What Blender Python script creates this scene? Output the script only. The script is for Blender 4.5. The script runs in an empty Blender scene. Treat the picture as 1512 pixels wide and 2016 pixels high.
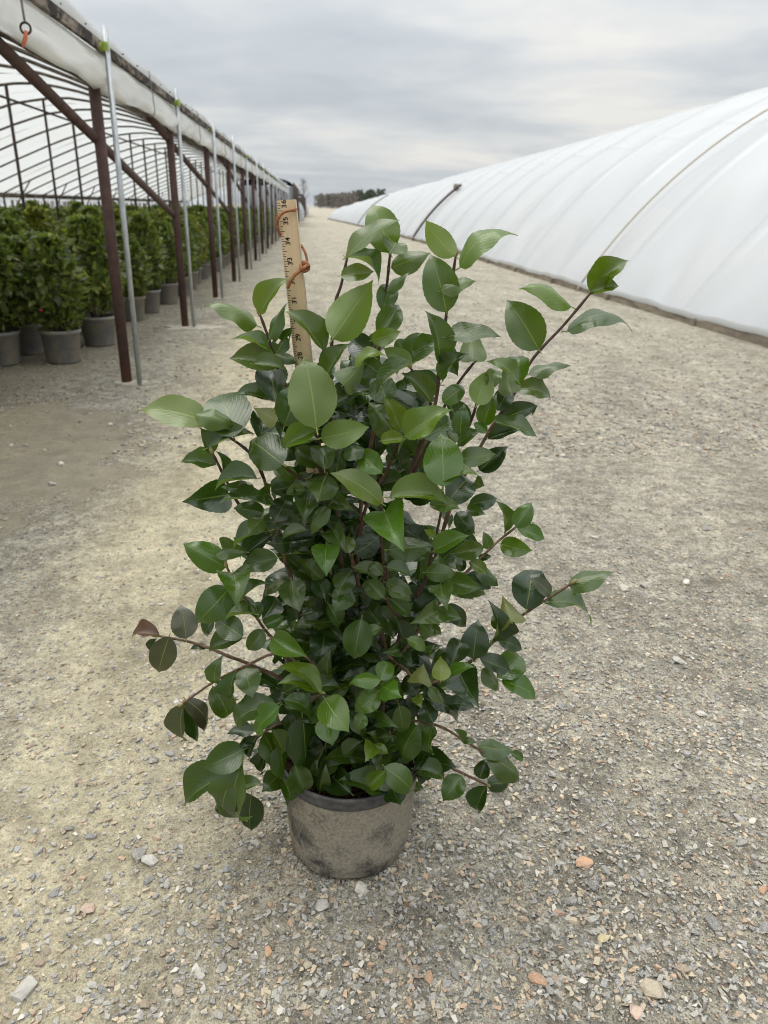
import bpy, bmesh, math, random
import numpy as np
from mathutils import Matrix, Vector
random.seed(7); rng = np.random.default_rng(7)
scene = bpy.context.scene
R = math.radians

# ------------------------------------------------------------------ camera
IW, IH, FPX, CAMH = 1512, 2016, 1450.0, 1.12
YAW, PITCH, ROLL = R(5.75), R(22.4), R(1.5)
FWD = Vector((math.sin(YAW)*math.cos(PITCH), math.cos(YAW)*math.cos(PITCH), -math.sin(PITCH)))
_rt = Vector((math.cos(YAW), -math.sin(YAW), 0)); _up = _rt.cross(FWD)
RT = _rt*math.cos(ROLL) + _up*math.sin(ROLL); UP = _up*math.cos(ROLL) - _rt*math.sin(ROLL)
CAM = Vector((0, 0, CAMH)); FH = Vector((math.sin(YAW), math.cos(YAW), 0))
cd = bpy.data.cameras.new('camera'); cam = bpy.data.objects.new('camera', cd)
scene.collection.objects.link(cam); scene.camera = cam
m = Matrix((RT, UP, -FWD)).transposed().to_4x4(); m.translation = CAM; cam.matrix_world = m
cd.sensor_fit = 'VERTICAL'; cd.sensor_height = 36; cd.lens = 36*FPX/IH
cd.clip_start = 0.05; cd.clip_end = 4000
cd.dof.use_dof = True; cd.dof.focus_distance = 1.12; cd.dof.aperture_fstop = 6.8
scene.render.resolution_x = 768; scene.render.resolution_y = 1024

# ------------------------------------------------------------------ world, sun, exposure
SUN_EL, SUN_AZ = R(66), R(-35)          # azimuth from +Y towards +X
w = bpy.data.worlds.new('World'); scene.world = w; w.use_nodes = True
nt = w.node_tree; N, Lk = nt.nodes, nt.links
N.clear()
out = N.new('ShaderNodeOutputWorld'); bg = N.new('ShaderNodeBackground'); bg.inputs['Strength'].default_value = 0.1
sky = N.new('ShaderNodeTexSky'); sky.sky_type = 'NISHITA'; sky.sun_disc = False
sky.sun_elevation = SUN_EL; sky.sun_rotation = SUN_AZ; sky.dust_density = 3
tc = N.new('ShaderNodeTexCoord'); sep = N.new('ShaderNodeSeparateXYZ'); Lk.new(tc.outputs['Generated'], sep.inputs[0])
def wm(op, a, b=None, c=None):
    n = N.new('ShaderNodeMath'); n.operation = op
    for i, v in enumerate((a, b, c)):
        if v is None: continue
        if isinstance(v, (int, float)): n.inputs[i].default_value = v
        else: Lk.new(v, n.inputs[i])
    return n.outputs[0]
zc = wm('MAXIMUM', sep.outputs[2], 0.0); zd = wm('ADD', zc, 0.11)
comb = N.new('ShaderNodeCombineXYZ'); Lk.new(wm('DIVIDE', sep.outputs[0], zd), comb.inputs[0]); Lk.new(wm('DIVIDE', sep.outputs[1], zd), comb.inputs[1])
def wnoise(scale, sx, sy, det, seed, rot=0.0):
    mp = N.new('ShaderNodeMapping'); mp.inputs['Scale'].default_value = (sx, sy, 1); mp.inputs['Location'].default_value = (seed, seed*1.7, seed); mp.inputs['Rotation'].default_value = (0, 0, rot)
    Lk.new(comb.outputs[0], mp.inputs[0])
    n = N.new('ShaderNodeTexNoise'); n.inputs['Scale'].default_value = scale; n.inputs['Detail'].default_value = det; n.inputs['Roughness'].default_value = 0.5
    n.inputs['Distortion'].default_value = 0.35
    Lk.new(mp.outputs[0], n.inputs[0]); return n.outputs[0]
n1 = wnoise(0.62, 0.85, 1.0, 4, 3.1, 0.3); n2 = wnoise(2.1, 0.85, 1.0, 5, 8.3, 0.25)
cl = wm('ADD', wm('MULTIPLY', n1, 0.62), wm('MULTIPLY', n2, 0.38))
rp = N.new('ShaderNodeValToRGB'); Lk.new(cl, rp.inputs[0])
e = rp.color_ramp.elements
e[0].position = 0.34; e[0].color = (0.515, 0.555, 0.595, 1)
e[1].position = 0.63; e[1].color = (0.82, 0.81, 0.775, 1)
k = rp.color_ramp.elements.new(0.47); k.color = (0.60, 0.635, 0.66, 1)
k = rp.color_ramp.elements.new(0.54); k.color = (0.70, 0.715, 0.72, 1)
# overcast dome: brighter towards the zenith (CIE overcast sky)
grad = wm('MULTIPLY_ADD', wm('MULTIPLY', zc, zc), 3.3, 0.96)
mul = N.new('ShaderNodeVectorMath'); mul.operation = 'SCALE'; Lk.new(rp.outputs[0], mul.inputs[0]); Lk.new(wm('MULTIPLY', grad, 9.6), mul.inputs['Scale'])
mx = N.new('ShaderNodeMix'); mx.data_type = 'RGBA'; mx.inputs['Factor'].default_value = 0.93
Lk.new(sky.outputs[0], mx.inputs[6]); Lk.new(mul.outputs[0], mx.inputs[7])
Lk.new(mx.outputs[2], bg.inputs[0]); Lk.new(bg.outputs[0], out.inputs[0])
sl = bpy.data.lights.new('sun', 'SUN'); sl.energy = 1.4; sl.angle = R(40); sl.color = (1, 0.965, 0.9)
so = bpy.data.objects.new('sun', sl); scene.collection.objects.link(so)
sd = Vector((math.sin(SUN_AZ)*math.cos(SUN_EL), math.cos(SUN_AZ)*math.cos(SUN_EL), math.sin(SUN_EL)))
so.rotation_euler = sd.to_track_quat('Z', 'Y').to_euler(); so.location = sd*30
vs = scene.view_settings; vs.view_transform = 'Standard'; vs.look = 'None'; vs.exposure = 0.14; vs.gamma = 1; vs.use_curve_mapping = False
scene.render.engine = 'CYCLES'; scene.cycles.filter_width = 1.05

# ------------------------------------------------------------------ helpers
COL = scene.collection
def ray(x, y): return RT*((x-IW/2)/FPX) + UP*((IH/2-y)/FPX) + FWD
def at_dist(x, y, D):                      # point at horizontal distance D along the view heading
    d = ray(x, y); return CAM + d*(D/d.dot(FH))
def ground_at(x, y, z=0.0):
    d = ray(x, y); return CAM + d*((z-CAMH)/d.z)

class MB:
    """collects verts / faces; build() links ONE mesh object"""
    def __init__(s): s.v, s.f = [], []
    def add(s, vs_, fs_):
        o = len(s.v); s.v += [tuple(p) for p in vs_]; s.f += [tuple(i+o for i in q) for q in fs_]; return s
    def box(s, c, d, M=None):
        x, y, z = d[0]/2, d[1]/2, d[2]/2
        P = [Vector((a, b, cc)) for a in (-x, x) for b in (-y, y) for cc in (-z, z)]
        if M is not None: P = [M @ p for p in P]
        c = Vector(c)
        return s.add([p+c for p in P], [(0,1,3,2),(4,6,7,5),(0,4,5,1),(2,3,7,6),(0,2,6,4),(1,5,7,3)])
    def tube(s, pts, r, n=8, caps=True):
        pts = [Vector(p) for p in pts]; rs = r if isinstance(r, (list, tuple)) else [r]*len(pts)
        prev = None; rings = []
        for i, p in enumerate(pts):
            t = (pts[min(i+1, len(pts)-1)] - pts[max(i-1, 0)]).normalized()
            if prev is None:
                a = t.orthogonal().normalized()
            else:
                a = (prev - t*prev.dot(t)).normalized()
            prev = a; b = t.cross(a)
            rings.append([p + (a*math.cos(2*math.pi*j/n) + b*math.sin(2*math.pi*j/n))*rs[i] for j in range(n)])
        vs_ = [q for rg in rings for q in rg]; fs_ = []
        for i in range(len(pts)-1):
            for j in range(n):
                fs_.append((i*n+j, i*n+(j+1)%n, (i+1)*n+(j+1)%n, (i+1)*n+j))
        if caps:
            fs_.append(tuple(range(n-1, -1, -1))); fs_.append(tuple((len(pts)-1)*n+j for j in range(n)))
        return s.add(vs_, fs_)
    def lathe(s, prof, n=32, c=(0, 0, 0)):
        c = Vector(c); m_ = len(prof)
        vs_ = [c+Vector((r*math.cos(2*math.pi*j/n), r*math.sin(2*math.pi*j/n), z)) for r, z in prof for j in range(n)]
        fs_ = [(i*n+j, i*n+(j+1)%n, (i+1)*n+(j+1)%n, (i+1)*n+j) for i in range(m_-1) for j in range(n)]
        return s.add(vs_, fs_)
    def grid(s, P):                          # P[i][j] points
        a, b = len(P), len(P[0])
        return s.add([q for r_ in P for q in r_], [(i*b+j, (i+1)*b+j, (i+1)*b+j+1, i*b+j+1) for i in range(a-1) for j in range(b-1)])
    def mesh(s, name, mat, smooth=True):
        me = bpy.data.meshes.new(name); me.from_pydata(s.v, [], s.f)
        if mat: me.materials.append(mat)
        if smooth: me.polygons.foreach_set('use_smooth', [True]*len(me.polygons))
        me.update(); return me
    def build(s, name, mat, parent=None, smooth=True, **props):
        return link(name, s.mesh(name, mat, smooth), parent, **props)
def link(name, data, parent=None, **props):
    o = bpy.data.objects.new(name, data); COL.objects.link(o)
    if parent: o.parent = parent; o.matrix_parent_inverse = parent.matrix_basis.inverted()
    for k_, v_ in props.items(): o[k_] = v_
    return o
def empty(name, loc, label, cat, group=None):
    o = bpy.data.objects.new(name, None); COL.objects.link(o); o.location = loc; o.empty_display_size = 0.1
    o.matrix_basis = Matrix.Translation(loc)
    o['label'] = label; o['category'] = cat
    if group: o['group'] = group
    return o
def autosmooth(o, ang=40):
    o.data.shade_auto_smooth if False else None
    bm = bmesh.new(); bm.from_mesh(o.data)
    for ed in bm.edges:
        if len(ed.link_faces) == 2 and ed.calc_face_angle(0) > R(ang): ed.smooth = False
    bm.to_mesh(o.data); bm.free()
    return o

class Mat:
    def __init__(s, name, base=(0.5,0.5,0.5), rough=0.6, spec=0.5, metal=0.0, **kw):
        s.m = bpy.data.materials.new(name); s.m.use_nodes = True; s.t = s.m.node_tree; s.n = s.t.nodes; s.l = s.t.links
        s.b = s.n['Principled BSDF']; s.set('Base Color', (*base, 1)); s.set('Roughness', rough); s.set('Specular IOR Level', spec); s.set('Metallic', metal)
        for k_, v_ in kw.items(): s.set(k_, v_)
        s.co = None
    def set(s, k_, v_):
        if hasattr(v_, 'is_output'): s.l.new(v_, s.b.inputs[k_])
        else: s.b.inputs[k_].default_value = v_
    def coord(s, kind='Object', scale=(1,1,1), loc=(0,0,0)):
        t_ = s.n.new('ShaderNodeTexCoord'); mp = s.n.new('ShaderNodeMapping'); mp.inputs['Scale'].default_value = scale; mp.inputs['Location'].default_value = loc
        s.l.new(t_.outputs[kind], mp.inputs[0]); return mp.outputs[0]
    def noise(s, co, scale, det=4, rough=0.55, dist=0.0):
        n = s.n.new('ShaderNodeTexNoise'); s.l.new(co, n.inputs[0]); n.inputs['Scale'].default_value = scale; n.inputs['Detail'].default_value = det
        n.inputs['Roughness'].default_value = rough; n.inputs['Distortion'].default_value = dist; return n.outputs[0]
    def voro(s, co, scale, feat='F1', rnd=1.0):
        n = s.n.new('ShaderNodeTexVoronoi'); n.feature = feat; s.l.new(co, n.inputs['Vector']); n.inputs['Scale'].default_value = scale; n.inputs['Randomness'].default_value = rnd; return n
    def ramp(s, fac, stops, interp='LINEAR'):
        n = s.n.new('ShaderNodeValToRGB'); s.l.new(fac, n.inputs[0]); el = n.color_ramp.elements; n.color_ramp.interpolation = interp
        el[0].position, el[1].position = stops[0][0], stops[-1][0]; el[0].color = col4(stops[0][1]); el[1].color = col4(stops[-1][1])
        for p, c in stops[1:-1]: q = el.new(p); q.color = col4(c)
        return n.outputs[0]
    def mix(s, f, a, b, mode='MIX'):
        n = s.n.new('ShaderNodeMix'); n.data_type = 'RGBA'; n.blend_type = mode
        for i, v in ((0, f), (6, a), (7, b)):
            if hasattr(v, 'is_output'): s.l.new(v, n.inputs[i])
            else: n.inputs[i].default_value = v if i == 0 else col4(v)
        return n.outputs[2]
    def math(s, op, a, b=0.0, c=0.0, clamp=False):
        n = s.n.new('ShaderNodeMath'); n.operation = op; n.use_clamp = clamp
        for i, v in enumerate((a, b, c)):
            if hasattr(v, 'is_output'): s.l.new(v, n.inputs[i])
            else: n.inputs[i].default_value = v
        return n.outputs[0]
    def bump(s, h, strength=0.3, dist=0.01, prev=None):
        n = s.n.new('ShaderNodeBump'); s.l.new(h, n.inputs['Height']); n.inputs['Strength'].default_value = strength; n.inputs['Distance'].default_value = dist
        if prev is not None: s.l.new(prev, n.inputs['Normal'])
        s.l.new(n.outputs[0], s.b.inputs['Normal']); return n.outputs[0]
    def translucent(s, col, fac):
        tr = s.n.new('ShaderNodeBsdfTranslucent'); mxs = s.n.new('ShaderNodeMixShader'); o = s.n['Material Output']
        if hasattr(col, 'is_output'): s.l.new(col, tr.inputs[0])
        else: tr.inputs[0].default_value = col4(col)
        if hasattr(fac, 'is_output'): s.l.new(fac, mxs.inputs[0])
        else: mxs.inputs[0].default_value = fac
        s.l.new(s.b.outputs[0], mxs.inputs[1]); s.l.new(tr.outputs[0], mxs.inputs[2]); s.l.new(mxs.outputs[0], o.inputs[0])
def col4(c):
    if isinstance(c, (int, float)): return (c, c, c, 1)
    return tuple(c) if len(c) == 4 else (*c, 1)

# ------------------------------------------------------------------ materials
def mat_ground():
    M = Mat('gravel_road', rough=0.95, spec=0.15); co = M.coord()
    big = M.noise(co, 0.9, 3); mid = M.noise(co, 6, 5); fine = M.noise(co, 85, 4, 0.7); grit = M.noise(co, 300, 3, 0.75)
    st = M.coord(scale=(1.6, 0.22, 1)); track = M.noise(st, 1.3, 3)
    clump = M.noise(co, 24, 4, 0.65); clump2 = M.noise(M.coord(scale=(0.7, 1, 1), loc=(7, 1, 0)), 11, 4, 0.7)
    mott = M.math('ADD', M.math('MULTIPLY', fine, 0.34), M.math('ADD', M.math('MULTIPLY', clump, 0.30), M.math('MULTIPLY', grit, 0.36)))
    sand = M.ramp(mott, [(0.35, (0.26, 0.225, 0.16)), (0.47, (0.47, 0.415, 0.29)), (0.59, (0.69, 0.615, 0.435))])
    grey = M.ramp(mott, [(0.37, (0.12, 0.111, 0.093)), (0.48, (0.325, 0.298, 0.242)), (0.59, (0.64, 0.59, 0.475))])
    grey = M.mix(M.ramp(clump2, [(0.38, 0.4), (0.5, 0.0)]), grey, (0.15, 0.142, 0.125))
    sp = M.n.new('ShaderNodeSeparateXYZ'); M.l.new(co, sp.inputs[0])
    # sandy wheel track to the left of the plant, gravelly crown elsewhere
    bx = M.math('ADD', sp.outputs[0], M.math('MULTIPLY', M.math('SUBTRACT', M.noise(M.coord(scale=(1, 0.6, 1)), 2.4, 4, 0.6), 0.5), 0.55)); bx = M.math('SUBTRACT', bx, -0.5); bx = M.math('MULTIPLY', bx, 2.7); bx = M.math('MULTIPLY', bx, bx)
    band = M.math('POWER', 2.718, M.math('MULTIPLY', bx, -1.0)); band = M.math('MULTIPLY', band, M.math('MULTIPLY', M.math('SUBTRACT', 16.0, sp.outputs[1]), 0.09, clamp=True))
    f = M.math('ADD', M.math('MULTIPLY', band, 1.0), M.math('MULTIPLY', track, 0.7)); f = M.math('ADD', f, M.math('MULTIPLY', big, 0.5)); f = M.math('SUBTRACT', f, 0.60, clamp=True)
    c = M.mix(f, grey, sand)
    # pebbles pressed into the surface
    hs = []
    for scale, thr, sd_ in ((46, 0.60, 0), (95, 0.50, 3.3), (190, 0.42, 7.7)):
        v = M.voro(M.coord(loc=(sd_, sd_, 0)), scale); sc = M.n.new('ShaderNodeSeparateColor'); M.l.new(v.outputs['Color'], sc.inputs[0])
        stone = M.ramp(sc.outputs[1], [(0.0, (0.09, 0.088, 0.088)), (0.35, (0.19, 0.185, 0.175)), (0.6, (0.31, 0.29, 0.255)), (0.85, (0.47, 0.43, 0.35)), (0.93, (0.40, 0.21, 0.12)), (1.0, (0.55, 0.5, 0.43))])
        sel = M.math('GREATER_THAN', sc.outputs[0], thr)
        inside = M.math('SUBTRACT', 0.62, M.math('ADD', v.outputs['Distance'], M.math('MULTIPLY', M.noise(co, scale*2.2, 3), 0.5))); inside = M.math('MULTIPLY', inside, 7.0, clamp=True)
        a = M.math('MULTIPLY', sel, inside); a = M.math('MULTIPLY', a, M.math('SUBTRACT', 1.15, M.math('MULTIPLY', f, 0.75), clamp=True))
        c = M.mix(M.math('MULTIPLY', a, 0.85), c, stone); hs.append((a, 0.5/scale))
    c = M.mix(M.math('MULTIPLY', M.math('SUBTRACT', grit, 0.5), 0.9, clamp=True), c, (0.66, 0.60, 0.47))
    patch = M.noise(M.coord(scale=(1.0, 0.45, 1), loc=(2, 9, 0)), 2.6, 5, 0.62)
    c = M.mix(1.0, c, M.ramp(patch, [(0.36, (0.78, 0.775, 0.76)), (0.5, (0.96, 0.96, 0.95)), (0.66, (1.08, 1.08, 1.07))]), 'MULTIPLY')
    patch2 = M.noise(M.coord(loc=(5, 3, 0)), 9, 5, 0.7)
    c = M.mix(1.0, c, M.ramp(patch2, [(0.38, (0.76, 0.755, 0.74)), (0.52, (0.98, 0.98, 0.975)), (0.64, (1.12, 1.12, 1.10))]), 'MULTIPLY')
    # smooth damp silt where water stood by the first post (a stain with its own outline)
    wx = M.math('ADD', sp.outputs[0], M.math('MULTIPLY', M.math('SUBTRACT', M.noise(co, 2.6, 6, 0.68), 0.5), 1.7)); wy = M.math('ADD', sp.outputs[1], M.math('MULTIPLY', M.math('SUBTRACT', M.noise(M.coord(loc=(4,2,0)), 1.9, 6, 0.68), 0.5), 2.6))
    ex = M.math('DIVIDE', M.math('ADD', wx, 1.55), 0.72); ey = M.math('DIVIDE', M.math('SUBTRACT', wy, 3.4), 1.05)
    q = M.math('ADD', M.math('MULTIPLY', ex, ex), M.math('MULTIPLY', ey, ey)); silt = M.math('MULTIPLY', M.math('SUBTRACT', 1.15, q), 3.0, clamp=True)
    siltc = M.ramp(M.math('ADD', M.math('MULTIPLY', M.noise(co, 9, 5), 0.65), M.math('MULTIPLY', fine, 0.35)), [(0.3, (0.14, 0.122, 0.088)), (0.7, (0.25, 0.22, 0.158))])
    c = M.mix(M.math('MULTIPLY', silt, 0.86), c, siltc)
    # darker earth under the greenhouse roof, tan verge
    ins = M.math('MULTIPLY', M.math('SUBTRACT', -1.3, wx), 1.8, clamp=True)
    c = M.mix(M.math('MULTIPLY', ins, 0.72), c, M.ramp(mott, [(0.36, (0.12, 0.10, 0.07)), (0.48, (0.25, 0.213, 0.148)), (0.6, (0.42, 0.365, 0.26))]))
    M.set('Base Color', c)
    keep = M.math('SUBTRACT', 1.0, M.math('MULTIPLY', silt, 0.85))
    pv = None
    h = M.math('ADD', M.math('MULTIPLY', hs[0][0], 0.5), M.math('MULTIPLY', hs[1][0], 0.3)); h = M.math('ADD', h, M.math('MULTIPLY', hs[2][0], 0.2))
    h = M.math('ADD', h, M.math('MULTIPLY', fine, 0.9)); h = M.math('ADD', h, M.math('MULTIPLY', grit, 0.6)); h = M.math('MULTIPLY', h, keep)
    M.bump(M.math('ADD', h, M.math('MULTIPLY', M.math('MULTIPLY', clump, keep), 1.6)), 1.0, 0.011)
    return M.m
def mat_stone():
    M = Mat('stone', rough=0.88, spec=0.25); co = M.coord()
    at = M.n.new('ShaderNodeObjectInfo')
    n = M.noise(co, 1.6, 5, 0.7); n2 = M.noise(co, 6, 4, 0.75)
    c = M.mix(M.ramp(n2, [(0.42, 0.0), (0.62, 0.6)]), at.outputs['Color'], (0.55, 0.50, 0.40))
    c = M.mix(M.ramp(n, [(0.45, 0.0), (0.65, 0.4)]), c, (0.19, 0.18, 0.17)); M.set('Base Color', c); M.bump(M.math('ADD', n, n2), 0.6, 0.004); return M.m
def mat_gravel():
    M = Mat('gravel', rough=0.92, spec=0.2); a = M.n.new('ShaderNodeAttribute'); a.attribute_name = 'tint'
    n = M.noise(M.coord(), 420, 3); M.set('Base Color', M.mix(M.ramp(n, [(0.42, 0), (0.65, 0.6)]), a.outputs['Color'], (0.48, 0.43, 0.33))); return M.m
def mat_leaf(name='leaf', obj_color=True):
    M = Mat(name, rough=0.3, spec=0.55)
    uv = M.n.new('ShaderNodeUVMap'); uv.uv_map = 'leafmap'; sp = M.n.new('ShaderNodeSeparateXYZ'); M.l.new(uv.outputs[0], sp.inputs[0])
    if obj_color:
        oi = M.n.new('ShaderNodeObjectInfo'); base = oi.outputs['Color']
    else:
        a = M.n.new('ShaderNodeAttribute'); a.attribute_name = 'tint'; base = a.outputs['Color']
    u = M.math('ABSOLUTE', M.math('SUBTRACT', sp.outputs[0], 0.5))
    rib = M.math('SUBTRACT', 1.0, M.math('DIVIDE', u, M.math('SUBTRACT', 0.032, M.math('MULTIPLY', sp.outputs[1], 0.022))), clamp=True)
    # side veins sweep forward from the midrib
    ph = M.math('SUBTRACT', M.math('MULTIPLY', sp.outputs[1], 9.0), M.math('MULTIPLY', u, 9.0)); vein = M.math('POWER', M.math('ABSOLUTE', M.math('SINE', M.math('MULTIPLY', ph, 3.1416))), 26.0)
    co = M.coord(scale=(60, 60, 60)); n = M.noise(co, 0.8, 4); n2 = M.noise(M.coord('Generated'), 7, 3)
    c = M.mix(M.ramp(n, [(0.3, 0.0), (0.75, 0.35)]), base, M.mix(1.0, base, (1.5, 1.35, 1.2), 'MULTIPLY'))
    c = M.mix(M.math('MULTIPLY', vein, 0.07), c, M.mix(1.0, base, (2.2, 2.0, 1.8), 'MULTIPLY'))
    c = M.mix(M.math('MULTIPLY', rib, 0.8), c, M.mix(0.55, base, (0.26, 0.32, 0.06)))
    g = M.n.new('ShaderNodeNewGeometry')
    under = M.mix(0.45, M.mix(1.0, c, (1.5, 1.5, 1.3), 'MULTIPLY'), (0.12, 0.15, 0.05))
    c = M.mix(g.outputs['Backfacing'], c, under)
    M.set('Base Color', c); M.set('Roughness', M.math('ADD', M.math('MULTIPLY', g.outputs['Backfacing'], 0.22), M.math('ADD', 0.10, M.math('MULTIPLY', n2, 0.22))))
    h = M.math('ADD', M.math('MULTIPLY', rib, -0.8), M.math('MULTIPLY', vein, -0.35)); h = M.math('ADD', h, M.math('MULTIPLY', n2, 0.9)); M.bump(h, 0.22, 0.0016)
    M.translucent(M.mix(1.0, c, (2.6, 2.9, 1.0), 'MULTIPLY'), 0.22)
    return M.m
def mat_bark():
    M = Mat('bark', rough=0.8, spec=0.3); co = M.coord(); n = M.noise(co, 90, 5, 0.6)
    M.set('Base Color', M.ramp(n, [(0.3, (0.055, 0.032, 0.02)), (0.6, (0.15, 0.095, 0.06)), (0.8, (0.24, 0.165, 0.11))])); M.bump(n, 0.5, 0.002); return M.m
def mat_twig():
    M = Mat('twig', rough=0.6, spec=0.4); n = M.noise(M.coord(), 120, 4); M.set('Base Color', M.ramp(n, [(0.3, (0.028, 0.014, 0.010)), (0.7, (0.085, 0.042, 0.028))])); return M.m
def mat_pot(name, dust, dark=(0.028, 0.029, 0.03)):
    M = Mat(name, rough=0.7, spec=0.35); co = M.coord(); n1 = M.noise(co, 9, 5, 0.6, 0.6); n2 = M.noise(co, 160, 4, 0.7); n3 = M.noise(M.coord(loc=(3, 5, 1)), 22, 4, 0.6, 0.8)
    dustc = M.ramp(n2, [(0.3, (0.165, 0.147, 0.113)), (0.7, (0.31, 0.277, 0.216))])
    f = M.math('ADD', M.math('MULTIPLY', n1, 2.3), M.math('MULTIPLY', n3, 0.7)); f = M.math('ADD', f, M.math('MULTIPLY', n2, 0.5)); f = M.math('MULTIPLY', M.math('SUBTRACT', f, dust), 2.4, clamp=True)
    M.set('Base Color', M.mix(f, dark, dustc)); M.set('Roughness', M.math('ADD', 0.45, M.math('MULTIPLY', f, 0.45))); M.bump(M.math('ADD', M.math('MULTIPLY', n2, 0.5), f), 0.25, 0.003); return M.m
def mat_simple(name, c0, c1, scale, rough=0.7, spec=0.3, metal=0.0, stretch=(1,1,1), bump=0.2, bd=0.003):
    M = Mat(name, rough=rough, spec=spec, metal=metal); n = M.noise(M.coord(scale=stretch), scale, 5, 0.6); M.set('Base Color', M.ramp(n, [(0.3, c0), (0.7, c1)])); M.bump(n, bump, bd); return M.m
def mat_rust():
    M = Mat('rusty_steel', rough=0.75, spec=0.3); co = M.coord(); n = M.noise(co, 14, 5, 0.6); n2 = M.noise(co, 120, 4)
    sp = M.n.new('ShaderNodeSeparateXYZ'); M.l.new(co, sp.inputs[0])
    low = M.math('MULTIPLY', M.math('SUBTRACT', 0.35, M.math('ADD', sp.outputs[2], M.math('MULTIPLY', n, 0.3))), 3.0, clamp=True)
    c = M.ramp(M.math('ADD', M.math('MULTIPLY', n, 0.7), M.math('MULTIPLY', n2, 0.3)), [(0.3, (0.046, 0.026, 0.022)), (0.55, (0.080, 0.046, 0.038)), (0.75, (0.115, 0.065, 0.05))])
    M.set('Base Color', M.mix(M.math('MULTIPLY', low, 0.85), c, (0.17, 0.075, 0.035))); M.bump(n2, 0.3, 0.002); return M.m
def mat_poly(name, tint=(0.86, 0.87, 0.87), trans=0.4, rough=0.32, dirt=0.25):
    M = Mat(name, rough=rough, spec=0.5); co = M.coord(scale=(1, 0.35, 1)); n = M.noise(co, 1.2, 5, 0.6); n2 = M.noise(M.coord(), 18, 4)
    c = M.mix(M.math('MULTIPLY', M.ramp(n, [(0.45, 0.0), (0.8, 1.0)]), dirt), tint, (0.62, 0.60, 0.53)); M.set('Base Color', c)
    M.bump(n2, 0.15, 0.006); M.translucent(M.mix(1.0, c, (0.98, 0.98, 0.97), 'MULTIPLY'), trans); return M.m
def mat_board():
    M = Mat('weathered_board', rough=0.85, spec=0.2); co = M.coord(scale=(1, 0.18, 1)); n = M.noise(co, 26, 5, 0.65); n2 = M.noise(M.coord(scale=(1, 0.5, 1)), 9, 5, 0.7, 1.0)
    c = M.ramp(n, [(0.3, (0.10, 0.08, 0.062)), (0.7, (0.33, 0.28, 0.225))]); M.set('Base Color', M.mix(M.ramp(n2, [(0.44, 0.0), (0.54, 0.93)]), c, (0.018, 0.015, 0.013))); M.bump(n, 0.6, 0.006); return M.m
def mat_wood():
    M = Mat('varnished_wood', rough=0.38, spec=0.45); co = M.coord(scale=(1, 1, 0.06)); n = M.noise(co, 130, 4, 0.6); n2 = M.noise(M.coord(scale=(1, 1, 0.15)), 40, 4)
    M.set('Base Color', M.mix(M.ramp(n2, [(0.4, 0.0), (0.7, 0.5)]), M.ramp(n, [(0.3, (0.50, 0.375, 0.225)), (0.7, (0.63, 0.49, 0.315))]), (0.44, 0.32, 0.185))); M.bump(n, 0.1, 0.001); return M.m

GROUND = mat_ground(); STONE = mat_stone(); GRAVEL = mat_gravel(); LEAF = mat_leaf(); LEAFV = mat_leaf('leaf_mass', False)
BARK, TWIG = mat_bark(), mat_twig()
POT = mat_pot('dusty_pot', 1.36); RIM = mat_simple('pot_rim', (0.02, 0.021, 0.023), (0.085, 0.082, 0.076), 60, 0.5, 0.4)
POTB = mat_pot('nursery_pot', 1.58, (0.165, 0.163, 0.160))
SOIL = mat_simple('bark_mulch', (0.012, 0.008, 0.006), (0.06, 0.038, 0.025), 120, 0.95, 0.1, bump=1.0, bd=0.01)
RUST = mat_rust(); GALV = mat_simple('galvanised_steel', (0.30, 0.32, 0.33), (0.50, 0.52, 0.53), 45, 0.42, 0.5, 0.55, (1, 1, 0.3), 0.1)
BOW = mat_simple('bow_steel', (0.045, 0.036, 0.03), (0.20, 0.165, 0.12), 24, 0.6, 0.4, 0.2)
DARKST = mat_simple('dark_steel', (0.03, 0.022, 0.018), (0.085, 0.06, 0.05), 30, 0.7, 0.3)
POLY = mat_poly('roof_film', (0.70, 0.71, 0.71), 0.55, 0.35, 0.25); CURT = mat_poly('curtain_film', (0.80, 0.795, 0.765), 0.45, 0.16, 0.4)
COVER = mat_poly('tunnel_film', (0.50, 0.513, 0.52), 0.15, 0.28, 0.12)
BOARD = mat_board(); WOOD = mat_wood(); INK = Mat('ink', (0.012, 0.011, 0.011), 0.6, 0.2).m
TAPE = mat_simple('green_tape', (0.17, 0.24, 0.03), (0.30, 0.38, 0.06), 40, 0.5, 0.4)
CORD = mat_simple('leather', (0.16, 0.055, 0.02), (0.36, 0.15, 0.06), 160, 0.65, 0.3, bump=0.4, bd=0.001)
ROPE = mat_simple('rope', (0.10, 0.09, 0.075), (0.33, 0.30, 0.25), 200, 0.9, 0.1)
ORANGE = mat_simple('orange_twine', (0.40, 0.10, 0.05), (0.62, 0.22, 0.13), 200, 0.8, 0.1)
BUD = mat_simple('bud', (0.14, 0.10, 0.04), (0.33, 0.27, 0.10), 200, 0.5, 0.4)
SHADE = mat_simple('shade_cloth', (0.13, 0.135, 0.14), (0.24, 0.245, 0.25), 3, 0.9, 0.1, stretch=(1, 1, 0.1))
HEDGE = mat_simple('far_wood', (0.12, 0.11, 0.10), (0.24, 0.22, 0.20), 0.8, 0.95, 0.05); PINE = mat_simple('far_pine', (0.055, 0.068, 0.05), (0.10, 0.12, 0.085), 0.8, 0.95, 0.05)  # far tree tones lightened: distance haze is put into the colour

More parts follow.
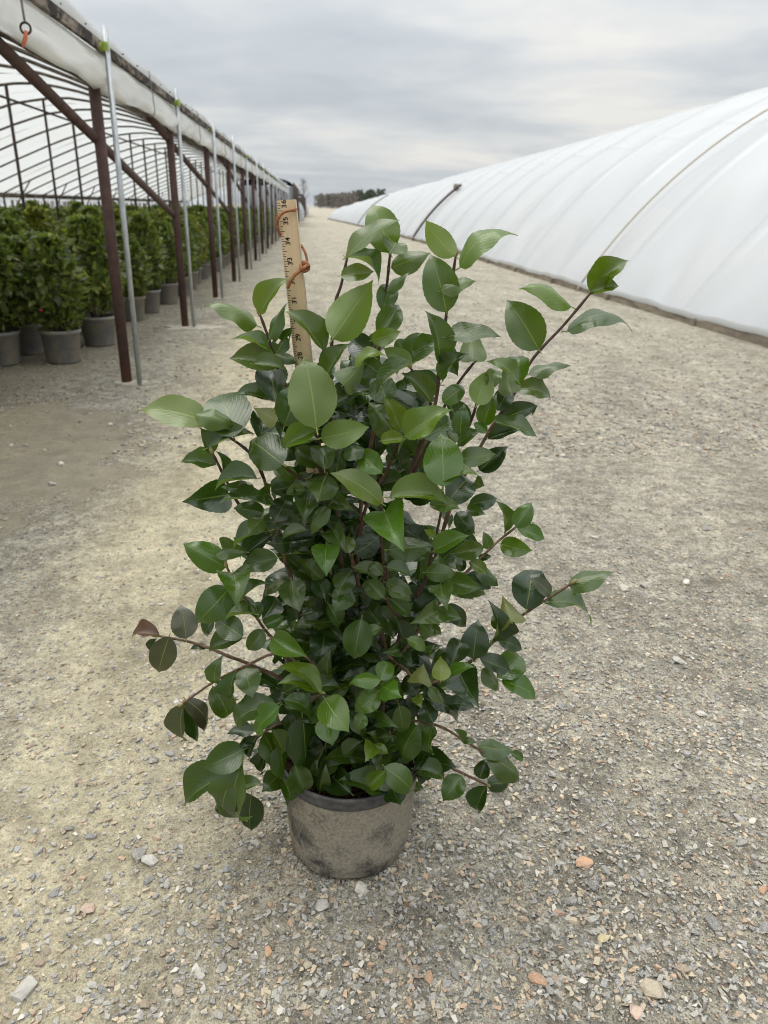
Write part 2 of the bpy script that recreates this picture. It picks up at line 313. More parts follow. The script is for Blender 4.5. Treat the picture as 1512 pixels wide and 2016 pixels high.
# ------------------------------------------------------------------ ground
def gz(x, y):       # gentle unevenness near the camera only
    a = 0.006*math.sin(2.1*x+0.6*y)+0.005*math.sin(1.3*y-1.7*x+1.0)
    return a*max(0.0, 1-abs(y-2)/6)*max(0.0, 1-abs(x)/3)
xs = [-900, -200, -60, -20, -8, -4] + [-3+0.15*i for i in range(41)] + [4, 8, 20, 60, 200, 900]
ys = [-400, -60, -10, -3] + [-1+0.15*i for i in range(60)] + [8.2, 9, 12, 20, 40, 80, 160, 400, 900, 2500]
g = MB(); g.grid([[Vector((x, y, gz(x, y))) for y in ys] for x in xs])
ground = g.build('ground', GROUND, kind='structure')
ground.data.flip_normals() if ground.data.polygons[0].normal.z < 0 else None

def hull(n, seed, flat=0.6):
    r_ = random.Random(seed); bm = bmesh.new()
    for _ in range(n):
        v = Vector((r_.gauss(0, 1), r_.gauss(0, 1), r_.gauss(0, 1))).normalized()*r_.uniform(0.85, 1.05)
        bm.verts.new((v.x, v.y*0.82, v.z*flat))
    bmesh.ops.convex_hull(bm, input=bm.verts); bmesh.ops.triangulate(bm, faces=bm.faces)
    for v in [v for v in bm.verts if not v.link_faces]: bm.verts.remove(v)
    bm.verts.index_update()
    V = [v.co.copy() for v in bm.verts]; F = [tuple(v.index for v in f.verts) for f in bm.faces]; bm.free(); return V, F
stone_mesh = []
for i in range(8):
    V, F = hull(16+i, 100+i, 0.55+0.05*(i % 4)); stone_mesh.append(MB().add(V, F).mesh('stone', STONE, False))
TINT = dict(g=(0.27, 0.265, 0.255), l=(0.42, 0.405, 0.37), d=(0.165, 0.165, 0.17), b=(0.235, 0.245, 0.255), p=(0.50, 0.35, 0.27), o=(0.46, 0.24, 0.13), n=(0.24, 0.175, 0.125), w=(0.55, 0.51, 0.44), y=(0.50, 0.41, 0.22), t=(0.40, 0.33, 0.235))
PHOTO_STONES = [(274,1685,40,'g'),(296,1698,40,'l'),(293,1735,24,'d'),(328,1746,22,'g'),(107,1759,24,'b'),(174,1791,34,'p'),(143,1796,18,'l'),(137,1812,20,'w'),(93,1874,18,'n'),(80,1896,22,'n'),(48,1952,50,'l'),(181,1941,24,'l'),(202,1950,22,'d'),(393,1922,28,'l'),(439,1911,26,'g'),(352,1956,28,'t'),(357,1837,22,'g'),(385,1822,18,'l'),(522,1839,26,'t'),(431,1855,24,'d'),(459,1863,26,'n'),(528,1878,22,'o'),(448,1715,22,'b'),(374,1755,18,'l'),(285,1980,24,'n'),(137,1631,20,'d'),(178,1648,20,'d'),(68,1635,18,'g'),(63,1722,14,'g'),(55,1748,16,'t'),(431,2003,24,'l'),(710,1758,34,'w'),(634,1790,36,'l'),(1056,1938,40,'o'),(1400,1825,42,'d'),(1285,1957,56,'t'),(1313,1947,26,'l'),(1186,1855,28,'y'),(1167,1750,30,'d'),(1122,1782,30,'d'),(1148,1707,34,'o'),(1099,1804,22,'o'),(1148,1862,22,'d'),(1250,1999,34,'p'),(951,1905,24,'d'),(896,1926,26,'d'),(962,1870,18,'d'),(1082,1957,24,'g'),(1454,1618,26,'g'),(1480,1622,20,'w'),(1501,1757,24,'o'),(1351,1712,26,'n'),(1504,1834,34,'d'),(1200,1505,18,'w'),(998,1589,18,'w'),(863,1676,20,'l'),(845,1933,26,'o'),(1085,1531,26,'g'),(1191,1721,28,'g'),(1344,1914,28,'n'),(1459,1665,26,'g'),(1103,1395,24,'b'),(218,837,11,'w'),(121,915,18,'w'),(104,954,18,'l'),(51,878,13,'d'),(81,1098,14,'l'),(362,1157,12,'l'),(317,1189,12,'w'),(292,867,11,'d'),(1390,1043,19,'d'),(1228,1161,26,'w'),(1266,1155,22,'g'),(1351,1149,22,'w'),(1171,1060,18,'w'),(300,1500,18,'l'),(335,1485,22,'b'),(1335,1305,30,'l'),(1380,1410,26,'l'),(1350,1490,24,'b')]
def place_stone(x, y, size, tint, i, emb=0.22):
    o = bpy.data.objects.new('stone', stone_mesh[i % 8]); COL.objects.link(o); o.parent = ground
    r_ = size/2; o.location = (x, y, gz(x, y)+r_*emb); o.rotation_euler = (random.uniform(-.3, .3), random.uniform(-.3, .3), random.uniform(0, 6.28))
    o.scale = (r_*random.uniform(0.95, 1.2), r_*random.uniform(0.85, 1.1), r_*random.uniform(0.6, 0.85)); kk = random.uniform(0.8, 1.2); o.color = (*[c*kk for c in tint], 1)
for i, (px, py, sz, tn) in enumerate(PHOTO_STONES):
    p = ground_at(px, py); depth = (p-CAM).dot(FWD); place_stone(p.x, p.y, sz/FPX*depth, TINT[tn], i)
keys = 'ggggllldbbnntttwgo'
for i in range(300-len(PHOTO_STONES)):
    px = random.uniform(0, 1512); py = random.triangular(820, 2016, 1800)
    p = ground_at(px, py)
    if (p.x-0.057)**2+(p.y-1.06)**2 < 0.016: continue
    depth = (p-CAM).dot(FWD); place_stone(p.x, p.y, random.triangular(0.006, 0.02, 0.009)*(1 if px > 420 else 0.8), TINT[random.choice(keys)], i)
# loose small gravel, one mass
def gravel():
    hv = []
    for i in range(6):
        V, F = hull(9, 300+i, 0.6); hv.append((np.array([tuple(v) for v in V]), np.array(F)))
    PV, PF, PC = [], [], []; off = 0
    tints = np.array([dict(TINT, o=(0.36, 0.235, 0.155), w=(0.45, 0.42, 0.36), b=(0.22, 0.225, 0.228), g=(0.26, 0.25, 0.232))[k_] for k_ in 'gggdddbgnntldgtgdtgngdbgtgnltgo'])
    spec = [(24000, 930, 2016, 0.0018, 0.0092), (12000, 700, 1500, 0.003, 0.009), (11000, 540, 900, 0.007, 0.019)]
    for n, y0, y1, s0, s1 in spec:
        for _ in range(n):
            px, py = rng.uniform(-30, 1540), y0+(y1-y0)*rng.random()**0.8
            p = ground_at(px, py)
            if p.x > 4.0 or p.x < -3 or (p.x-0.057)**2+(p.y-1.06)**2 < 0.0105: continue
            sx = math.exp(-((p.x+0.62)*1.6)**2)             # fewer on the sandy wheel track
            if rng.random() < 0.62*sx: continue
            if ((p.x+1.45)/0.5)**2+((p.y-3.55)/0.9)**2 < 1 and rng.random() < 0.93: continue
            V, F = hv[rng.integers(6)]; s = s0+(s1-s0)*rng.random()**2.2; a = rng.uniform(0, 6.28); ca, sa = math.cos(a), math.sin(a)
            Q = V*s*rng.uniform(0.75, 1.25, 3); Q = np.stack([Q[:, 0]*ca-Q[:, 1]*sa, Q[:, 0]*sa+Q[:, 1]*ca, Q[:, 2]], 1)+np.array([p.x, p.y, gz(p.x, p.y)+s*0.22])
            PV.append(Q); PF.append(F+off); off += len(Q); PC.append(np.repeat([np.append(np.clip(tints[rng.integers(len(tints))]*rng.uniform(0.75, 1.25), 0, 1), 1)], len(Q), 0))
    for _ in range(420):
        a = rng.uniform(0, 6.28); rd = rng.uniform(0.113, 0.116+0.06*rng.random()); x_, y_ = 0.057+rd*math.cos(a), 1.075+rd*math.sin(a); V, F = hv[rng.integers(6)]; s = rng.uniform(0.002, 0.0068)
        Q = V*s*rng.uniform(0.75, 1.25, 3)+np.array([x_, y_, gz(x_, y_)+s*0.3]); PV.append(Q); PF.append(F+off); off += len(Q); PC.append(np.repeat([np.append(tints[rng.integers(len(tints))]*rng.uniform(0.7, 1.15), 1)], len(Q), 0))
    V = np.concatenate(PV); F = np.concatenate(PF); Cc = np.concatenate(PC)
    me = bpy.data.meshes.new('gravel'); me.from_pydata(V.tolist(), [], F.tolist()); me.materials.append(GRAVEL)
    at_ = me.attributes.new('tint', 'FLOAT_COLOR', 'POINT'); at_.data.foreach_set('color', Cc.astype(np.float32).ravel()); me.update()
    link('gravel', me, ground, kind='stuff')
gravel()

# ------------------------------------------------------------------ open-sided greenhouse (left)
AX = -3.15                                   # arch centre line
PROF = [(0, 2.335), (0.26, 2.31), (0.65, 2.24), (1.11, 2.09), (1.43, 1.97), (1.71, 1.85), (1.93, 1.765), (2.08, 1.70), (2.57, 1.49), (2.89, 1.35), (3.17, 1.21)]
def arch(x):
    d = abs(x-AX); return float(np.interp(d, [p[0] for p in PROF], [p[1] for p in PROF]))
Y0, Y1, PSP, BSP = 2.52, 41.6, 2.44, 1.22
house = empty('open_greenhouse', (AX, 20, 0), 'long arched greenhouse frame with rolled-up side film and rusty posts', 'greenhouse')
posts = [Y0+PSP*i for i in range(17)]
for y in posts:
    r_ = 0.033; MB().tube([(-1.23, y, -0.03), (-1.235+random.uniform(-.008, .008), y+random.uniform(-.01, .01), 1.80)], r_, 12).build('post', RUST, house)
    p = MB().tube([(-1.142, y-0.03, -0.03), (-1.142+random.uniform(-.012, .01), y-0.03+random.uniform(-.02, .02), 2.045+random.uniform(-.03, .02))], 0.0165, 10).build('pipe', GALV, house)
    MB().lathe([(0.019, -0.022), (0.021, -0.018), (0.0205, 0.02), (0.018, 0.024)], 10, (-1.142, y-0.03, 1.918)).box((-1.165, y-0.03, 1.918), (0.03, 0.025, 0.035)).build('tape_band', TAPE, p)
nb = int((Y1-Y0)/BSP)+1; THINBOW = mat_simple('thin_bow', (0.22, 0.21, 0.19), (0.42, 0.40, 0.36), 20, 0.6, 0.3)
bx_ = [-1.24-5.08*i/22 for i in range(23)]
for i in range(nb):
    y = Y0+BSP*i+random.uniform(-.02, .02)
    MB().tube([(x, y, arch(x)) for x in bx_], 0.0155, 7).build('bow', BOW, house)
    MB().tube([(x, y+BSP/2, arch(x)+0.012) for x in bx_], 0.006, 5).build('bow', THINBOW, house)
    if i % 1 == 0:
        yy = y+0.005; MB().tube([(-3.41, yy, 0), (-3.41, yy, arch(-3.41)-0.01)], 0.017 if i % 2 else 0.019, 8).build('centre_post', DARKST, house)
    if i % 2 == 0:
        MB().tube([(-6.32, y, 0), (-6.32, y, 1.22)], 0.022, 8).build('far_post', RUST, house)
        MB().tube([(-5.75, y, arch(-5.75)-0.01), (-5.75, y-1.25, 0.85)], 0.014, 7).build('brace', DARKST, house)
MB().tube([(-3.41, Y0-.3, 2.165), (-3.41, Y1, 2.165)], 0.014, 7).build('ridge_purlin', DARKST, house)
MB().tube([(-1.27, Y0-.3, 1.755), (-1.27, Y1, 1.755)], 0.016, 8).build('eave_purlin', BOW, house)
MB().box((-6.33, (Y0+Y1)/2, 1.185), (0.04, Y1-Y0, 0.09)).build('far_rail', BOARD, house)
for k_ in range(8):                            # long braces, each falling over two bays
    ye = posts[2+2*k_] if 2+2*k_ < len(posts) else None
    if ye is None: continue
    L_ = 3.95 if k_ == 0 else 5.6
    MB().tube([(-1.26, ye, 1.02), (-1.265, ye-L_, 1.735)], 0.027, 10).build('brace', RUST, house)
# eave boards, film flap above, hanging rolled curtain below
for i in range(16):
    a, b = posts[i]-0.02, posts[i+1]-0.03
    MB().box((-1.185, (a+b)/2, 1.930+random.uniform(-.005, .005)), (0.028, b-a, 0.052)).build('eave_board', BOARD, house, False)
def sheet(prof, y0, y1, dy, fn, name, mat, parent, **kw):
    n = int((y1-y0)/dy)+1; P = []
    for i in range(n+1):
        y = y0+(y1-y0)*i/n; P.append([fn(x, y, z, j) for j, (x, z) in enumerate(prof)])
    return MB().grid(P).build(name, mat, parent, **kw)
rp_ = [(-1.205, 1.945), (-1.180, 1.962), (-1.182, 1.990), (-1.20, 2.025), (-1.27, 2.035), (-1.45, 2.01), (-1.75, 2.03)] + [(x, arch(x)+0.022) for x in np.linspace(-2.0, -6.36, 22)] + [(-6.40, 1.10)]
def roof_fn(x, y, z, j):
    ph = ((y-Y0) % BSP)/BSP; sag = -0.016*math.sin(math.pi*ph)*(1 if x < -1.8 else 0.2)
    wob = 0.010*math.sin(y*2.6+x*3)+0.006*math.sin(y*6.1-x*5)
    if j < 5: return Vector((x+wob*0.8, y, z+wob*(0.5 if j > 1 else 0)))
    return Vector((x, y, z+sag+wob*0.4))
sheet(rp_, Y0-0.4, Y1, 0.12, roof_fn, 'roof_film', POLY, house)
cp = [(-1.205, 1.905), (-1.190, 1.900), (-1.186, 1.875), (-1.182, 1.845), (-1.179, 1.815), (-1.178, 1.785), (-1.181, 1.757), (-1.190, 1.733), (-1.206, 1.724), (-1.222, 1.745), (-1.218, 1.785)]
def curt_fn(x, y, z, j):
    ph = ((y-(Y0-1.22)) % PSP)/PSP                     # 0 at the hooks midway between posts
    s = abs(math.sin(math.pi*ph)); t = j/10; tt = min(1, t*2.2)
    dz = (-0.025*s+0.010*math.sin(y*3.7+1.3*t*3))*t + 0.004*math.sin(y*9+t*7)*tt
    dx = (0.012*s*math.sin(t*3.1) + 0.014*math.sin(y*2.3+t*7) + 0.011*math.sin(y*5.1-t*11) + 0.007*math.sin(y*11+t*17))*tt
    return Vector((x+dx, y, z+dz))
sheet(cp, Y0-0.4, Y1, 0.07, curt_fn, 'side_curtain', CURT, house)
for i in range(1, 14):                             # wire hooks that gather the curtain
    y = Y0+1.22+PSP*i+0.1
    MB().tube([(-1.165, y, 2.0), (-1.158, y, 1.93), (-1.152, y+.005, 1.86)]+[(-1.175+0.03*math.cos(a_), y+.01, 1.76+0.055*math.sin(a_)) for a_ in np.linspace(0.5, -2.2, 9)], 0.004, 6).build('hook', ROPE, house)
for i in range(60):                                # screws along the flap
    y = 3.0+i*0.42; MB().box((-1.174, y, 1.978), (0.012, 0.009, 0.007)).build('screw', DARKST, house)
# pull rope with ring and orange twine near the first bay
rope = MB().tube([(-1.17, 3.62, 2.02), (-1.15, 3.615, 1.93), (-1.14, 3.60, 1.86), (-1.138, 3.60, 1.775)], 0.005, 6).build('pull_rope', ROPE, house)
MB().tube([(-1.138+0.02*math.sin(a_), 3.60, 1.755+0.02*math.cos(a_)) for a_ in np.linspace(0, 6.28, 15)], 0.005, 6).build('ring', DARKST, rope)
MB().tube([(-1.136, 3.595, 1.745), (-1.14, 3.59, 1.72), (-1.15, 3.59, 1.70), (-1.156, 3.585, 1.685)], [0.007, 0.009, 0.008, 0.004], 6).build('twine', ORANGE, rope)
# thin canes standing along the far side
cn = MB()
for i in range(330):
    y = 3+i*0.115+random.uniform(-.05, .05); x = -6.55+random.uniform(-.12, .12); cn.tube([(x, y, 0), (x+random.uniform(-.05, .05), y+random.uniform(-.05, .05), random.uniform(1.02, 1.2))], 0.012, 4)
cn.build('cane_row', RUST, house, kind='stuff')
CONC = mat_simple('concrete', (0.30, 0.27, 0.22), (0.50, 0.46, 0.38), 20, 0.9, 0.1)
for yc, rr in ((posts[2], 0.26), (posts[1], 0.10), (posts[3], 0.12)):    # broken concrete and soil heaped round the footings
    MB().grid([[Vector((-1.19+rr*f_*(1+0.3*math.sin(3*a_+yc)+0.15*math.sin(7*a_))*math.cos(a_), yc+rr*0.7*f_*(1+0.3*math.sin(2*a_+1))*math.sin(a_), h_)) for a_ in np.linspace(0, 2*math.pi, 25)] for f_, h_ in ((0.05, 0.026), (0.6, 0.022), (0.95, 0.014), (1.0, -0.01))]).build('footing', CONC, house, False)

# white film house standing behind the greenhouse
def hoop(name, label, xc, hw, rise, y0, y1, film, base=0.0, dy=0.6):
    h_ = empty(name, (xc, y0, 0), label, 'greenhouse')
    Rr = (hw*hw+rise*rise)/(2*rise); th = math.asin(min(1, hw/Rr)); th = th if rise < hw else math.pi-th
    P = []
    n = int((y1-y0)/dy)
    for i in range(n+1):
        y = y0+(y1-y0)*i/n; s = 0.02*math.sin(math.pi*((i % 2)))
        P.append([Vector((xc+Rr*math.sin(t), y, base+rise-Rr+Rr*math.cos(t)-s)) for t in np.linspace(-th, th, 25)])
    MB().grid(P).build('cover', film, h_)
    for yy in (y0, y1):
        ring = [Vector((xc+Rr*math.sin(t), yy, base+rise-Rr+Rr*math.cos(t))) for t in np.linspace(-th, th, 25)]
        MB().add(ring+[Vector((xc, yy, base))], [(i, i+1, 25) for i in range(24)]).build('end_film', film, h_)
    for i in range(0, n+1, 2):
        MB().tube([p+Vector((0, 0, 0.012)) for p in P[i]], 0.012, 5).build('hoop', film, h_)
    return h_
hoop('film_house', 'white film house standing behind the far side of the open greenhouse', -9.6, 2.6, 2.0, -2, 60, COVER, dy=1.22)
# further houses down the left side of the road
sh = empty('shade_house', (-2.6, 45, 0), 'grey shade-cloth house beyond the end of the open greenhouse', 'greenhouse')
MB().box((-2.45, 52, 1.05), (2.9, 15, 2.1)).build('cloth_wall', SHADE, sh); MB().grid([[Vector((-2.45+1.47*math.sin(t), y, 2.1+0.45*math.cos(t))) for t in np.linspace(-1.57, 1.57, 13)] for y in (44.5, 59.5)]).build('roof', SHADE, sh)
for i in range(9): MB().tube([(-0.98, 44.4+1.9*i, 0), (-0.98, 44.4+1.9*i, 2.3)], 0.04, 6).build('post', DARKST, sh)
hoop('film_house', 'small white film house further down beside the grey shade house', -2.3, 1.5, 1.9, 61.5, 84, COVER, dy=1.5)
s2 = empty('shade_house', (-2.2, 90, 0), 'dark shade-cloth house past the small white film house', 'greenhouse')
MB().box((-2.2, 97, 1.0), (2.9, 22, 2.0)).build('cloth_wall', DARKST, s2); MB().grid([[Vector((-2.2+1.47*math.sin(t), y, 2.0+0.4*math.cos(t))) for t in np.linspace(-1.57, 1.57, 13)] for y in (86, 108)]).build('roof', SHADE, s2)
hoop('film_house', 'farthest white film house at the end of the gravel road', -2.1, 1.5, 1.8, 112, 140, COVER, dy=2)

# ------------------------------------------------------------------ white poly tunnel (right)
tun = empty('poly_tunnel', (10, 20, 0), 'huge white film tunnel with a tan rope over it beside the gravel road', 'greenhouse')
def base_x(y): return float(np.interp(y, [-6, 6.7, 11.5, 20, 26, 39, 55, 78], [4.42, 4.28, 4.17, 4.10, 4.03, 3.68, 2.9, 1.55]))
HW, RISE = 6.1, 3.45; RR = (HW*HW+RISE*RISE)/(2*RISE); TH = math.asin(HW/RR)
def tun_s(y): return float(np.interp(y, [0, 15, 30, 50, 65, 78], [1, 1, .88, .69, .5, .3]))   # it steps down as the ground falls away
def tun_pt(y, t, off=0.0):                # t in -1..1
    a = t*TH; k_ = tun_s(y); r_ = RR*k_+off; return Vector((base_x(y)+HW*k_+r_*math.sin(a), y, 0.10+(RISE-RR)*k_+r_*math.cos(a)))
RIB = 2.25
def film_off(y, t):
    ph = ((y-8.24) % RIB)/RIB; d = min(ph, 1-ph)*RIB
    ridge = 0.050*math.exp(-(d/0.06)**2)
    slack = -0.105*math.sin(math.pi*ph)**2*(1-0.35*abs(t))
    i_ = int((y-8.24)//RIB); rr = random.Random(i_*13+5)
    fold = 0.022*math.sin(9*t+rr.uniform(0, 6)+ph*4.0)*math.sin(math.pi*ph)+0.006*math.sin(23*t+ph*9+rr.uniform(0, 6))*math.sin(math.pi*ph)
    fold += (0.009*math.sin(31*t+5*math.sin(y*1.7)+y*2.3)+0.016*math.exp(-((t+0.93)/0.06)**2)*math.sin(y*5.1+3*math.sin(y*0.7)))*math.sin(math.pi*ph)
    fold += 0.012*math.exp(-(d/0.22)**2)*math.sin(17*t+y*3)
    seam = 0.014*math.exp(-((t+0.535+0.006*math.sin(y*0.9))/0.006)**2)
    return ridge+slack+fold+seam
tl = sorted(set(list(np.linspace(-1, -0.2, 44))+list(np.linspace(-0.2, 1, 18))+[-0.548, -0.541, -0.535, -0.529, -0.522]))
yl = [-5.26+i*RIB/20 for i in range(int(43/RIB*20))]; yl += list(np.arange(yl[-1]+0.3, 78.1, 0.305))
MB().grid([[tun_pt(y, t, film_off(y, t)) for t in tl] for y in yl]).build('film_cover', COVER, tun)
for yy in (yl[0], yl[-1]):
    ring = [tun_pt(yy, t, film_off(yy, t)) for t in tl]; n = len(ring); MB().add(ring+[Vector((base_x(yy)+HW*tun_s(yy), yy, 0.1))], [(i, i+1, n) for i in range(n-1)]).build('end_film', COVER, tun)
y = -5.0; BASEB = mat_simple('ground_board', (0.13, 0.11, 0.085), (0.31, 0.27, 0.21), 16, 0.9, 0.1, stretch=(1, 0.2, 1), bump=0.6, bd=0.006)
while y < 76:                                 # skirting boards along the ground
    y2 = y+2.44; a = Vector((base_x(y)-0.018, y, 0.045)); b = Vector((base_x(y2)-0.018, y2-0.012, 0.045)); d = (b-a); ang = math.atan2(-d.x, d.y)
    MB().box((a+b)/2+Vector((random.uniform(-.01, .01), 0, random.uniform(-.012, .004))), (0.045, d.length, 0.10), Matrix.Rotation(ang, 3, 'Z') @ Matrix.Rotation(random.uniform(-.006, .006), 3, 'X')).build('skirting_board', BASEB, tun, False)
    if random.random() < 0.6: MB().box((a.x-0.05, y+0.8, 0.03), (0.06, random.uniform(.05, .12), 0.10), Matrix.Rotation(random.uniform(-.4, .4), 3, 'Y')).build('stake', BASEB, tun, False)
    y = y2
# gathered film edge lapping over the board
sheet_pts = [[Vector((base_x(yy)-0.046+0.010*math.sin(yy*4.3)-0.01*(j == 1), yy, z_+0.012*math.sin(yy*2.1)+0.006*math.sin(yy*7.7))) for j, z_ in enumerate((0.145, 0.112, 0.078))] for yy in np.arange(-5, 76, 0.15)]
MB().grid(sheet_pts).build('film_edge', COVER, tun)
TANROPE = mat_simple('tan_rope', (0.33, 0.29, 0.22), (0.50, 0.45, 0.36), 100, 0.9, 0.1)
MB().tube([tun_pt(11.62+0.05*t, t, 0.035) for t in np.linspace(-1.0, 1, 70)]+[], 0.0135, 6).build('tie_rope', TANROPE, tun)
MB().tube([tun_pt(11.57, -1.0, 0.035), (base_x(11.6)-0.10, 11.55, 0.0)], 0.0135, 6).build('rope_end', TANROPE, tun)
MB().tube([(base_x(30)-0.08, 29.8, 0.0)]+[tun_pt(30, t, 0.05) for t in np.linspace(-1.0, -0.60, 14)], 0.045, 7).build('edge_pole', DARKST, tun)
MB().box(tun_pt(30.4, -0.62, 0.06), (0.12, 0.5, 0.2)).build('pole_bracket', ROPE, tun)
MB().tube([tun_pt(52, t, 0.05) for t in np.linspace(-1.0, -0.45, 14)], 0.035, 6).build('edge_pole', ROPE, tun)

# ------------------------------------------------------------------ far wood
def wood():
    mb, mp = MB(), MB()
    for i in range(150):
        f = i/149; Y = 330+430*f+random.uniform(-12, 12); X = Y*(0.085-0.078*f**0.75)+random.uniform(-4, 4)
        h_ = random.uniform(6.6, 8.6)*(1+0.45*f); tgt = mp if (f < 0.16 or random.random() < 0.08) else mb
        tgt.tube([(X, Y, 0), (X+random.uniform(-.3, .3), Y, h_*0.9)], [0.2, 0.05], 4)
        for _ in range(70):
            z = h_*random.uniform(0.12, 1.0); rr = 1.9*(1-0.55*z/h_)*random.random()**0.5; a = random.uniform(0, 6.28); c = Vector((X+rr*math.cos(a), Y+rr*math.sin(a), z))
            s = random.uniform(0.25, 0.6); u_ = Vector((random.gauss(0, 1), random.gauss(0, 1), random.gauss(0, .8))).normalized()*s; v_ = Vector((random.gauss(0, .4), random.gauss(0, .4), 1)).normalized()*s
            tgt.add([c-u_, c+u_*0.3-v_, c+u_, c+v_*1.4], [(0, 1, 2, 3)])
    o = mb.build('distant_wood', HEDGE, None, False, kind='stuff', label='hazy brown wood of bare trees closing the end of the road', category='wood')
    mp.build('distant_pines', PINE, None, False, kind='stuff', label='dark green pines at the high end of the distant wood', category='wood')
wood()
def bare_tree(X, Y, h_, label):
    t_ = empty('bare_tree', (X, Y, 0), label, 'tree'); r_ = random.Random(int(X*10+Y))
    MB().tube([(X, Y, 0), (X+.1, Y, h_*.5), (X-.05, Y, h_)], [0.16, 0.1, 0.02], 6).build('trunk', HEDGE, t_)
    mb = MB()
    for i in range(46):
        z = h_*r_.uniform(.28, .95); a = r_.uniform(0, 6.28); L_ = (h_-z)*.45+0.5; p = Vector((X, Y, z)); q = p+Vector((math.cos(a)*L_*.7, math.sin(a)*L_*.7, L_*.8)); mb.tube([p, q], [0.05, 0.012], 4)
        for _ in range(4): s_ = p.lerp(q, r_.uniform(.3, 1)); mb.tube([s_, s_+Vector((r_.uniform(-.6, .6), r_.uniform(-.6, .6), r_.uniform(.2, .9)))], [0.025, 0.008], 3)
    mb.build('crown', HEDGE, t_, False)
bare_tree(-2.2, 210, 7.5, 'slim bare tree between the far houses and the wood')

# ------------------------------------------------------------------ nursery stock under the roof
def leaf_quads(n, hgt, rad, seed, z0=0.26, size=0.055, gold=False):
    r_ = np.random.default_rng(seed); V, F, Cc, UV = [], [], [], []
    tn = np.array([(0.066, 0.092, 0.026), (0.10, 0.13, 0.036), (0.145, 0.172, 0.052), (0.036, 0.055, 0.018), (0.22, 0.23, 0.065)])
    if gold: tn = tn*np.array([1.5, 1.25, 0.9])
    for i in range(n):
        z = z0+(hgt-z0)*r_.random()**0.85; k_ = (z-z0)/(hgt-z0); rr = rad*(0.55+0.42*math.sin(math.pi*min(1, k_*1.05)))*(1-0.45*k_**3)*math.sqrt(r_.uniform(0.12, 1)); a = r_.uniform(0, 6.283)
        c = np.array([rr*math.cos(a), rr*math.sin(a), z]); outv = np.array([math.cos(a), math.sin(a), 0.35+r_.normal(0, .5)]); outv += r_.normal(0, .45, 3); outv /= np.linalg.norm(outv)
        nr = np.array([0, 0, 1.0])+r_.normal(0, .45, 3); side = np.cross(outv, nr); side /= np.linalg.norm(side); nn = np.cross(side, outv)
        L_ = size*r_.uniform(0.7, 1.25); wd = L_*0.27; o = len(V)
        V += [c-outv*L_*.5, c+side*wd-outv*L_*.05+nn*L_*.05, c+outv*L_*.5-nn*L_*.08, c-side*wd-outv*L_*.05+nn*L_*.05, c]
        F += [(o, o+1, o+4), (o+1, o+2, o+4), (o+2, o+3, o+4), (o+3, o, o+4)]
        t_ = tn[r_.choice(5, p=[.28, .32, .2, .12, .08])]*r_.uniform(.8, 1.2)
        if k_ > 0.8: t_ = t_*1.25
        Cc += [(*t_, 1)]*5; UV += [(.5, 0), (1, .5), (.5, .5), (1, .5), (.5, 1), (.5, .5), (.5, 1), (0, .5), (.5, .5), (0, .5), (.5, 0), (.5, .5)]
    return V, F, Cc, UV
def tinted_mesh(name, V, F, Cc, UV, mat, smooth=False):
    me = bpy.data.meshes.new(name); me.from_pydata([tuple(v) for v in V], [], F); me.materials.append(mat)
    a_ = me.attributes.new('tint', 'FLOAT_COLOR', 'POINT'); a_.data.foreach_set('color', np.array(Cc, dtype=np.float32).ravel())
    u_ = me.uv_layers.new(name='leafmap'); u_.data.foreach_set('uv', np.array(UV, dtype=np.float32).ravel())
    if smooth: me.polygons.foreach_set('use_smooth', [True]*len(me.polygons))
    me.update(); return me
pot_prof = [(0.0, 0.004), (0.112, 0.004), (0.118, 0.012), (0.138, 0.215), (0.147, 0.218), (0.149, 0.226), (0.147, 0.242), (0.138, 0.243), (0.133, 0.2)]
POTMESH = MB().lathe(pot_prof, 24).mesh('pot', POTB); SOILMESH = MB().lathe([(0.0, 0.212), (0.07, 0.217), (0.134, 0.205)], 16).mesh('soil', SOIL)
FOLI, STEMS = [], []
for v_ in range(7):
    hh = 0.91+0.03*(v_ % 4); FOLI.append(tinted_mesh('foliage', *leaf_quads(1250, hh, 0.27+0.015*(v_ % 3), 40+v_, size=0.084, gold=(v_ == 2)), LEAFV))
    sb = MB(); r_ = random.Random(v_)
    for _ in range(7):
        a = r_.uniform(0, 6.28); sb.tube([(0.03*math.cos(a), 0.03*math.sin(a), 0.2), (0.09*math.cos(a), 0.09*math.sin(a), 0.45), (0.17*math.cos(a), 0.17*math.sin(a), hh*.85)], [0.007, 0.005, 0.002], 5)
    STEMS.append(sb.mesh('stems', BARK))
def shrub(x, y, v_, sc, label, group):
    rz = random.uniform(0, 6.28); t_ = empty('potted_shrub', (x, y, 0), label, 'shrub', group); t_.matrix_basis = Matrix.Translation((x, y, 0)) @ Matrix.Rotation(rz, 4, 'Z')
    for nm, me, s in (('pot', POTMESH, 1.0), ('soil', SOILMESH, 1.0), ('stems', STEMS[v_], sc), ('foliage', FOLI[v_], sc)):
        o = bpy.data.objects.new(nm, me); COL.objects.link(o); o.parent = t_; o.scale = (s*(1 if s == 1 else random.uniform(.93, 1.08)), s, s)
        if nm == 'foliage': o['kind'] = 'stuff'
    return t_
front = [(-1.86, 5.72, 'potted camellia with one small red bloom in a grey pot beside the first rusty post'), (-2.26, 5.62, 'potted shrub in a grey pot caked with a broad tan mud patch'), (-1.98, 7.06, 'yellowish potted shrub just past the first rusty post'), (-1.80, 8.52, 'potted shrub whose pot stands right before the second rusty post'), (-1.74, 9.32, 'potted shrub whose pot stands alone just past the second rusty post')]
cells = []
